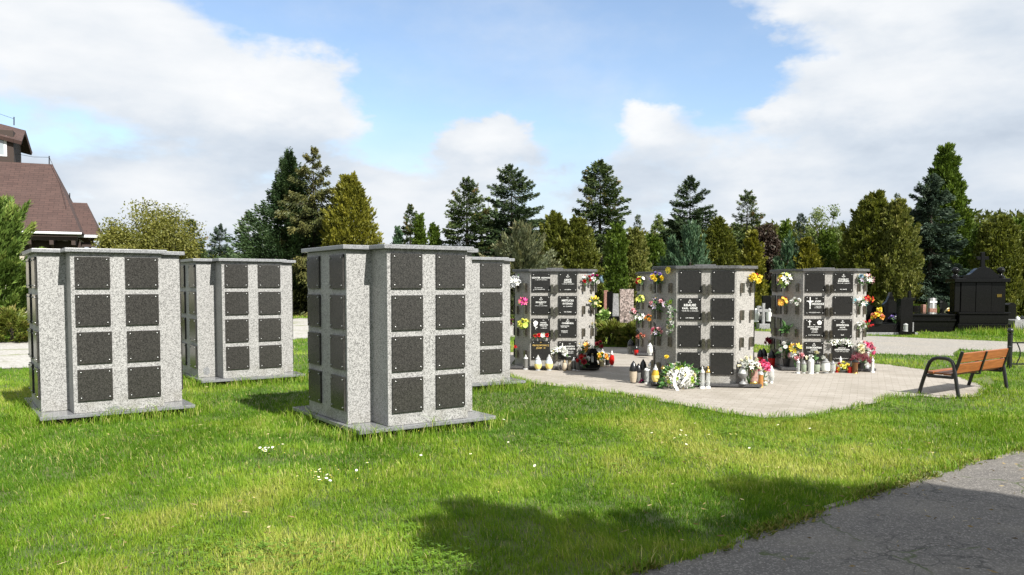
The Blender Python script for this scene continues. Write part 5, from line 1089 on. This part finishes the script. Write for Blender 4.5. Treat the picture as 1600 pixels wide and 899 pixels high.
T_ = [
 ('juniper_tree', -16, 284, 124, 25, 'juniper', 'juniper_green', 'big bright green feathery juniper in front of the chapel at the left edge', 34000),
 ('leafy_tree', 238, 316, 150, 46, 'deciduous', 'deciduous_yellow', 'broad yellow green leafy tree right of the chapel', 15000),
 ('leafy_tree', 185, 352, 80, 44, 'deciduous', 'deciduous_yellow', 'low yellowish leafy bush tree close to the chapel wing', 8000),
 ('spruce_tree', 297, 343, 55, 50, 'spruce', 'spruce', 'brown tipped spruce on the right flank of the yellow green leafy tree', 8000),
 ('spruce_tree', 343, 351, 46, 58, 'spruce', 'spruce_blue', 'small bluish spruce standing alone above the set back columbarium, left of the big pair', 8000),
 ('spruce_tree', 388, 331, 50, 55, 'spruce', 'spruce', 'slim spruce with brown tip at the left foot of the dark pine', 8000),
 ('pine_tree', 452, 238, 112, 44, 'pine', 'pine', 'tall dark green pine, left half of the big pair left of the nearest columbarium', 22000),
 ('spruce_tree', 489, 231, 104, 43, 'sparse_spruce', 'spruce_olive', 'tall ragged olive spruce with drooping open branches beside the dark pine', 15000),
 ('thuja_tree', 547, 270, 92, 41, 'thuja', 'thuja_gold', 'golden thuja with a pointed top just above the nearest columbarium', 16000),
 ('spruce_tree', 641, 320, 46, 52, 'spruce', 'spruce', 'small spruce in the low group above the nearest columbarium', 8000),
 ('thuja_tree', 655, 334, 26, 46, 'cone', 'thuja_green', 'pointed green thuja at the right side of the small spruce', 6000),
 ('thuja_tree', 678, 349, 24, 46, 'cone', 'thuja_green', 'lowest pointed thuja right of the small spruce group', 5000),
 ('thuja_tree', 622, 356, 22, 47, 'cone', 'juniper_blue', 'short bluish cone shaped conifer left of the small spruce', 5000),
 ('spruce_tree', 729, 277, 84, 46, 'spruce', 'spruce', 'dark brownish spruce left of the dense many topped spruce', 13000),
 ('spruce_tree', 799, 258, 112, 46, 'spruce', 'spruce_dark', 'dense dark spruce with several tops, left of the round olive thujas', 20000),
 ('leafy_tree', 768, 282, 34, 50, 'airy', 'deciduous_green', 'thin see through treetop behind the dense dark spruce', 1500),
 ('juniper_tree', 812, 352, 120, 38, 'juniper', 'juniper_grey', 'wide grey green spreading juniper above the left columbarium', 18000),
 ('thuja_tree', 868, 332, 76, 42, 'thuja', 'thuja_olive', 'left one of two round olive thujas above the left columbarium', 11000),
 ('thuja_tree', 903, 338, 70, 41, 'thuja', 'thuja_olive', 'right one of two round olive thujas above the left columbarium', 11000),
 ('spruce_tree', 938, 251, 100, 44, 'spruce', 'spruce', 'tall brownish spruce rising between left and middle columbaria', 17000),
 ('thuja_tree', 964, 349, 31, 36, 'column', 'thuja_green', 'narrow dark green column thuja right of the left columbarium', 8000),
 ('thuja_tree', 993, 358, 42, 37, 'column', 'thuja_pale', 'pale yellow loose column thuja left of the middle columbarium', 8000),
 ('spruce_tree', 997, 336, 30, 62, 'spruce', 'spruce', 'distant thin spruce tip behind the pale yellow column thuja', 4000),
 ('larch_tree', 1028, 327, 44, 58, 'airy', 'deciduous_green', 'distant light green airy tree left of the big dark spruce in the middle', 5000),
 ('thuja_tree', 1020, 366, 60, 45, 'thuja', 'thuja_green', 'mid green rounded thuja low behind the middle columbarium left end', 8000),
 ('spruce_tree', 1079, 276, 88, 46, 'spruce', 'spruce_dark', 'big dark spruce with brown cones above the middle columbarium', 15000),
 ('juniper_tree', 1080, 351, 62, 36, 'juniper', 'juniper_blue', 'blue green upright juniper directly above the middle columbarium', 11000),
 ('juniper_tree', 1052, 372, 40, 37, 'juniper', 'juniper_blue', 'smaller blue green juniper left of the upright one', 6000),
 ('thuja_tree', 1122, 342, 78, 41, 'thuja', 'thuja_olive', 'bushy yellow olive thuja right of the blue green junipers', 11000),
 ('spruce_tree', 1168, 296, 66, 50, 'spruce', 'spruce', 'grey green spruce with open top above the gap right of the middle columbarium', 9000),
 ('thuja_tree', 1176, 361, 42, 37, 'cone', 'thuja_gold', 'golden brown cone thuja above the right end of the middle columbarium', 7000),
 ('purple_tree', 1197, 342, 56, 44, 'deciduous', 'deciduous_purple', 'dark purple leaved tree left of the right columbarium', 8000),
 ('juniper_tree', 1232, 372, 42, 38, 'juniper', 'juniper_blue', 'bluish juniper above the left end of the right columbarium', 7000),
 ('thuja_tree', 1227, 344, 18, 46, 'column', 'thuja_green', 'slim dark column thuja behind the bluish juniper', 4000),
 ('spruce_tree', 1252, 333, 40, 56, 'spruce', 'spruce_blue', 'far bluish spruce left of the airy pale tree', 6000),
 ('leafy_tree', 1291, 308, 76, 52, 'airy', 'deciduous_green', 'airy pale green tree with see through crown above the right columbarium', 4200),
 ('thuja_tree', 1261, 374, 52, 38, 'thuja', 'thuja_gold', 'bright yellow green thuja bush directly above the right columbarium', 8000),
 ('thuja_tree', 1293, 361, 42, 40, 'column', 'thuja_green', 'dark green thuja behind the bright yellow green bush', 6000),
 ('thuja_tree', 1366, 300, 104, 37, 'thuja', 'thuja_olive', 'large olive brown thuja right of the right columbarium', 20000),
 ('thuja_tree', 1402, 312, 74, 36, 'thuja', 'thuja_pale', 'large lighter green thuja merging with the olive brown one', 15000),
 ('spruce_tree', 1402, 302, 34, 52, 'spruce', 'spruce', 'spruce tip showing behind the two large thujas', 4000),
 ('spruce_tree', 1456, 274, 92, 37, 'spruce', 'spruce_blue', 'blue grey spruce left of the black family tomb', 18000),
 ('cypress_tree', 1478, 224, 98, 44, 'cone', 'thuja_green', 'tallest pointed green conifer behind the blue grey spruce', 22000),
 ('thuja_tree', 1533, 351, 27, 42, 'column', 'thuja_green', 'thin green column thuja behind the family tomb cross', 5000),
 ('thuja_tree', 1561, 338, 78, 36, 'column', 'thuja_olive', 'broad olive thuja behind the right side of the family tomb', 14000),
 ('thuja_tree', 1592, 342, 40, 40, 'cone', 'thuja_green', 'dark green thuja at the right picture edge behind the broad olive one', 8000),
 ('thuja_tree', 1622, 350, 70, 36, 'thuja', 'thuja_pale', 'pale thuja cut by the right picture edge', 9000),
]
for nm, px, top, wp, Y, kd, fo, lb, N in T_: tree(nm, px, top, wp, Y, kd, fo, lb, 'tree', N, BG)
# low shrubs
for px, top, wp, Y, kd, fo, lb, N in [
 (18, 486, 120, 22.5, 'juniper', 'cover', 'low yellow green spreading shrub below the big juniper at the left edge', 9000),
 (-60, 470, 120, 24, 'juniper', 'cover', 'yellow green spreading shrub cut by the left edge', 6000),
 (952, 505, 60, 21.0, 'juniper', 'cover', 'low reddish green spreading shrub between left and middle columbaria', 6000),
 (985, 509, 46, 20.6, 'juniper', 'cover', 'smaller yellow green shrub left of the half hidden columbarium', 4000),
 (1440, 478, 70, 35, 'thuja', 'thuja_green', 'clipped low green hedge behind the small gravestones', 5000),
 (1345, 470, 60, 38, 'thuja', 'thuja_green', 'dark green hedge plant behind the right columbarium right edge', 5000),
 (1215, 440, 60, 40, 'thuja', 'thuja_green', 'dark green hedge plant in the gap left of the right columbarium', 5000),
 (955, 440, 70, 40, 'thuja', 'thuja_olive', 'olive hedge plant behind the speckled brown headstone', 5000),
 (468, 430, 60, 52, 'thuja', 'thuja_green', 'green hedge plant behind the pale grey stele', 4000),
 ]: tree('shrub', px, top, wp, Y, kd, fo, lb, 'shrub', N, 'shrubs among the graves')
# trees on the other side of the road, behind the camera: they throw the shade on the lawn and the road
for i, (sx, sy, H, Rm, kd, fo, lb, N) in enumerate([
 (1.45, 6.4, 7.6, 1.3, 'deciduous', 'deciduous_green', 'roadside leafy tree behind the viewpoint whose shade falls on the front lawn', 20000),
 (-.4, 5.5, 6.2, 1.0, 'thuja', 'thuja_green', 'roadside thuja behind the viewpoint shading the lawn nearest the camera', 12000),
 (2.75, 5.95, 7.4, 1.5, 'thuja', 'thuja_green', 'roadside broad thuja behind the viewpoint shading the kerb', 26000),
 (.75, 5.2, 6.6, .95, 'thuja', 'thuja_green', 'roadside slim thuja behind the viewpoint between the leafy tree and its neighbour', 14000),
 (3.9, 5.3, 7.2, 1.6, 'thuja', 'thuja_olive', 'roadside olive thuja behind the viewpoint shading the road', 26000),
 (5.6, 4.8, 7.6, 1.6, 'thuja', 'thuja_green', 'roadside thuja farthest right of the viewpoint shading the road', 22000)]):
    k = H/math.tan(SUN_EL); tree('shade_tree', 0, 0, 0, 0, kd, fo, lb, 'tree', N, 'roadside trees behind the viewpoint', xyz=(sx+k*math.cos(SUN_AZ), sy+k*math.sin(SUN_AZ), H, Rm))
# far wood closing the view between the single trees
def wood():
    rg = np.random.default_rng(44); N = 150000
    u = rg.random(N); px = -80+1800*u; Y = rg.uniform(64, 84, N)
    X = (px-800)/FPX*Y
    top = np.interp(px, [-80, 300, 420, 600, 760, 830, 1000, 1300, 1500, 1700], [408, 412, 420, 412, 395, 372, 366, 362, 352, 352])+ (vnoise(np.stack([X*.22, Y*.05], 1), 1, 3)-.5)*46+(vnoise(np.stack([X*.9, Y*.1], 1), 1, 4)-.5)*26
    Hh = EYE+(446-top)/FPX*Y; Z = rg.random(N)**.8*Hh
    P = np.stack([X, Y, Z], 1); D = rg.normal(0, .5, (N, 3))+np.array([0, -.2, .6]); L = rg.uniform(.28, .62, N); V, F = cards(P, D, L, L*.45, rg)
    o = link('woodland', fast_mesh('woodland', V, F, FOL['thuja_olive'], np.repeat(np.clip(rg.normal(.2, .14, N)+(vnoise(np.stack([X*.3, Y*.02], 1), 1, 9)-.5)*.5, 0, 1), 4))); tag(o, 'far belt of mixed conifers and bushes closing the cemetery', 'woodland', kind='stuff')
wood()

# ------------------------------------------------------------------ lawn
cols_fp = [([(-La-.05, -Lb-.05), (La+.05, -Lb-.05), (La+.05, Lb+.05), (-La-.05, Lb+.05)], o) for o in (c1, c2, c3, c4)]
def footprint(poly, o):
    c, s = math.cos(o.rotation_euler.z), math.sin(o.rotation_euler.z); return [(o.location.x+x*c-y*s, o.location.y+x*s+y*c) for x, y in poly]
BLOCK = [footprint(p, o) for p, o in cols_fp]
tall_px = G((1488, 522), (1520, 508), (1600, 506), (1720, 506), (1720, 534), (1600, 528), (1520, 524))
sandy = G((1478, 628), (1555, 600), (1545, 588), (1490, 598))
clover_zones = [(ground(1120, 680), 1.1), (ground(1250, 655), .8), (ground(420, 870), .7), (ground(650, 880), .5), (ground(1440, 640), .8), (ground(900, 690), .6), (ground(1050, 730), .6)]
def lawn():
    rg = np.random.default_rng(11); parts_V, parts_F, parts_T = [], [], []; off = 0
    def zone(y0, y1, dens, hmin, hmax, wd, seg, marg=1.0):
        nonlocal off
        area = .70*(y1*y1-y0*y0)*1.0+2*marg*(y1-y0); n = int(area*dens)
        y = np.sqrt(rg.random(n)*(y1*y1-y0*y0)+y0*y0); x = (rg.random(n)*2-1)*(.66*y+marg); P = np.stack([x, y], 1)
        keep = ~inside(P, plaza_r) & ~inside(P, k2+[(30, 8), (30, -14), (kerb[0][0]-1, -14)]) & ~inside(P, far_path) & ~inside(P, gravel) & ~inside(P, far_road)
        for b in BLOCK: keep &= ~inside(P, b)
        sd = inside(P, sandy); keep &= ~(sd & (rg.random(n) < .93))
        # thin out bare patches and clump into tufts
        cl = vnoise(P, 7.0, 21)*.6+vnoise(P, 19, 22)*.4; bare = vnoise(P, 1.3, 23)
        keep &= rg.random(n) < np.clip(.40+1.1*(cl-.25)+.4*(bare-.35), .12, 1)
        P = P[keep]; n = len(P); cl = cl[keep]
        big = vnoise(P, .55, 31); mid = vnoise(P, 2.1, 32); fine = vnoise(P, 9, 33)
        tl = inside(P, tall_px)
        h = (hmin+(hmax-hmin)*rg.random(n)**1.6)*(.55+.9*mid*.7+.35*cl); h = np.where(tl, h*3.2, h)
        # shaggy straw coloured stand in front of the left block
        strw = np.exp(-(((P[:, 0]+3.9)/2.0)**2+((P[:, 1]-7.5)/.9)**2)); h *= 1+.55*strw*rg.random(n)
        T = np.clip(.30+.85*(big-.5)+.55*(mid-.5)+.3*(fine-.5)+rg.normal(0, .12, n)+.16*strw*(rg.random(n) < .5), .02, .82); dry = rg.random(n) < (.035+.10*np.clip(mid*bare[keep]*2-.45, 0, 1)+.05*strw); T = np.where(dry, rg.uniform(.82, 1, n), T)
        az = rg.random(n)*6.283+0; wind = vnoise(P, .9, 41)*6.283; az = np.where(rg.random(n) < .45, wind+rg.normal(0, .6, n), az)
        lean = np.clip(rg.gamma(2.2, .32, n), .05, 1.6); w_ = wd*rg.uniform(.6, 1.3, n)*np.where(tl, 1.3, 1)
        o = np.stack([np.cos(az), np.sin(az), np.zeros(n)], 1); fa = rg.random(n)*6.283; s = np.stack([np.cos(fa), np.sin(fa), np.zeros(n)], 1); Z = np.array([0, 0, 1.0])
        B0 = np.concatenate([P, np.zeros((n, 1))], 1)
        m1 = B0+Z*(h*.55*np.cos(lean*.45))[:, None]+o*(h*.55*np.sin(lean*.45))[:, None]; tip = m1+Z*(h*.5*np.cos(lean*1.25))[:, None]+o*(h*.5*np.sin(lean*1.25))[:, None]
        hw = (w_/2)[:, None]
        if seg == 2:
            V = np.stack([B0-s*hw, B0+s*hw, m1+s*hw*.8, m1-s*hw*.8, tip], 1).reshape(-1, 3); F = np.array([[0, 1, 2], [0, 2, 3], [3, 2, 4]]); kf = 5
        else:
            V = np.stack([B0-s*hw, B0+s*hw, tip], 1).reshape(-1, 3); F = np.array([[0, 1, 2]]); kf = 3
        Fa = (F[None]+(np.arange(n)*kf)[:, None, None]).reshape(-1, 3)+off; off += len(V); parts_V.append(V); parts_F.append(Fa); parts_T.append(np.repeat(T, kf))
    zone(3.3, 6.5, 10500, .022, .066, .0042, 2); zone(6.5, 10, 5600, .024, .07, .0058, 2); zone(10, 15, 2100, .03, .075, .010, 1); zone(15, 27, 560, .035, .085, .018, 1, 2); zone(27, 44, 110, .05, .12, .04, 1, 2)
    def strip(poly, dens, hmin, hmax, wid, wd, inward=.0, closed=True):
        nonlocal off
        for i in range(len(poly) if closed else len(poly)-1):
            a = np.array(poly[i]); b = np.array(poly[(i+1) % len(poly)]); L = np.linalg.norm(b-a); n = rg.poisson(L*dens)
            if n < 1 or min(a[1], b[1]) > 30: continue
            nn = np.array([(b-a)[1], -(b-a)[0]])/max(L, 1e-6)
            P = a+(b-a)*rg.random((n, 1))+nn*(rg.random((n, 1))**1.5*wid-inward); P = P[vnoise(P, 3.5, 61) > .14]; n = len(P)
            if n < 1: continue
            h = rg.uniform(hmin, hmax, n)*(.5+vnoise(P, 4, 62)); az = rg.random(n)*6.283; o = np.stack([np.cos(az), np.sin(az), np.zeros(n)], 1); fa = rg.random(n)*6.283; s = np.stack([np.cos(fa), np.sin(fa), np.zeros(n)], 1)*wd/2
            B0 = np.concatenate([P, np.zeros((n, 1))], 1); m1 = B0+np.array([0, 0, 1])*(h*.6)[:, None]+o*(h*.12)[:, None]; tip = m1+np.array([0, 0, 1])*(h*.3)[:, None]+o*(h*rg.uniform(.2, .6, n))[:, None]
            V = np.stack([B0-s, B0+s, m1+s*.8, m1-s*.8, tip], 1).reshape(-1, 3); F = np.array([[0, 1, 2], [0, 2, 3], [3, 2, 4]]); parts_V.append(V); parts_F.append((F[None]+(np.arange(n)*5)[:, None, None]).reshape(-1, 3)+off); off += len(V)
            parts_T.append(np.repeat(np.where(rg.random(n) < .12, rg.uniform(.8, 1, n), np.clip(rg.normal(.34, .15, n), 0, .8)), 5))
    for b in BLOCK: strip(b, 420, .06, .20, .22, .006)
    strip(plaza_r, 200, .04, .10, .14, .007, .05); strip(k2, 260, .03, .09, .14, .006, .10, False)
    n = 2600; y = np.sqrt(rg.random(n)*(14**2-3.5**2)+3.5**2); x = (rg.random(n)*2-1)*.68*y; P = np.stack([x, y], 1); P = P[(vnoise(P, .8, 71) > .5)]; P = P[~inside(P, plaza_r)]; n = len(P)
    V, F = cards(np.concatenate([P, rg.uniform(.015, .06, (n, 1))], 1), np.concatenate([rg.normal(0, 1, (n, 2)), rg.normal(0, .15, (n, 1))], 1), rg.uniform(.02, .07, n), rg.uniform(.003, .014, n), rg)
    o = link('litter', fast_mesh('litter', V, F, FOL['litter'], np.repeat(rg.random(n), 4))); tag(o, 'dead straw and leaf bits lying in the lawn and on the road', 'plant litter', kind='stuff')
    o = link('grass', fast_mesh('grass', np.concatenate(parts_V), np.concatenate(parts_F), M['grass'], np.concatenate(parts_T))); tag(o, 'uneven green lawn with yellowish and straw coloured patches', 'grass', kind='stuff')
    # broad leaved weeds and clover in the lawn
    V, F, T = [], [], []; k = 0
    for (cx, cy), rad in clover_zones:
        n = int(900*rad*rad*1.0); p = rg.normal(0, 1, (n, 2))*rad*.45+np.array([cx, cy]); p = p[~inside(p, plaza_r) & ~inside(p, road)]; p = p[vnoise(p, 2.6, 77) > .52]
        for x, y in p:
            h = rg.uniform(.02, .06); s = rg.uniform(.008, .015)
            for j in range(3):
                a = rg.random()*.8+j*2.094; d = np.array([math.cos(a), math.sin(a), rg.uniform(-.1, .3)]); sd = np.array([-math.sin(a), math.cos(a), 0]); c = np.array([x, y, h])
                V += [c, c+d*s+sd*s*.7, c+d*s*2, c+d*s-sd*s*.7]; F.append((k, k+1, k+2, k+3)); k += 4; T += [rg.random()]*4
    o = link('clover', fast_mesh('clover', np.array(V), np.array(F), M['clover'], np.array(T))); tag(o, 'patches of small leaved clover in the lawn', 'clover', kind='stuff')
    # creeping weeds along the broken road edge and on the paving joints
    n = 5200; i = rg.integers(0, len(k2)-1, n); f = rg.random((n, 1)); a = np.array(k2)[i]; b = np.array(k2)[i+1]; p = a+(b-a)*f; nn = np.stack([-(b-a)[:, 1], (b-a)[:, 0]], 1); nn /= np.linalg.norm(nn, axis=1, keepdims=True)+1e-9
    p = p+nn*rg.normal(.02, .045, (n, 1)); p = p[vnoise(p, 3, 51) > .38]; n = len(p); C = np.concatenate([p, np.full((n, 1), .012)], 1); D = rg.normal(0, 1, (n, 3)); D[:, 2] = np.abs(D[:, 2])*.9+.2
    V, F = cards(C, D, rg.uniform(.02, .06, n), rg.uniform(.006, .018, n), rg); o = link('kerb_weeds', fast_mesh('kerb_weeds', V, F, FOL['cover'], np.repeat(rg.random(n), 4))); tag(o, 'yellowish weeds and moss along the broken road edge', 'weeds', kind='stuff')
lawn()
# daisies in the lawn, one by one
dm = MB()
for k in range(11):
    a = k*.571; d = Vector((math.cos(a), math.sin(a), .12)); s = Vector((-math.sin(a), math.cos(a), 0)); o = d*.004+Vector((0, 0, .09)); dm.add([o-s*.002, o+s*.002, o+d*.012+s*.0035, o+d*.012-s*.0035], [(0, 1, 2, 3)], 0)
dm.lathe([(.0055, .089), (.005, .093), (.002, .095)], 8, mi=1); dm.tube([(0, 0, 0), (.002, .002, .05), (0, 0, .09)], .0012, 4, 2)
daisy_me = dm.mesh('daisy', [PET['white'], PET['yellow'], M['leaf']])
rd = random.Random(9)
first = None
for (px, py, sx, sy, n, lb) in ((420, 699, 14, 6, 18, 'small white daisy in the group in front of the set back columbarium gap'), (505, 741, 30, 9, 24, 'small white daisy in the group on the lawn before the nearest columbarium'), (1055, 680, 26, 7, 16, 'small white daisy on the lawn before the paved plaza'), (1138, 678, 7, 3, 4, 'small white daisy on the lawn under the middle columbarium'), (690, 715, 160, 50, 9, 'scattered white daisy on the open front lawn'), (1350, 690, 120, 40, 6, 'scattered white daisy on the lawn beside the road'), (1400, 575, 60, 8, 4, 'white dandelion head in the grass strip behind the plaza')):
    for k in range(n):
        x, y = ground(px+rd.gauss(0, sx*.9), py+rd.gauss(0, sy*.9), .085)
        if first is None: o = link('daisy', daisy_me); first = o
        else: o = first.copy(); col.objects.link(o)
        o.location = (x, y, rd.uniform(-.02, .01)); o.rotation_euler = (rd.gauss(0.25, .2), rd.gauss(0, .2), rd.random()*6); s = rd.uniform(.6, .85); o.scale = (s, s, 1); tag(o, lb, 'daisy', 'daisies in the lawn')
print('faces', sum(len(o.data.polygons) for o in scn.objects if o.type == 'MESH'))
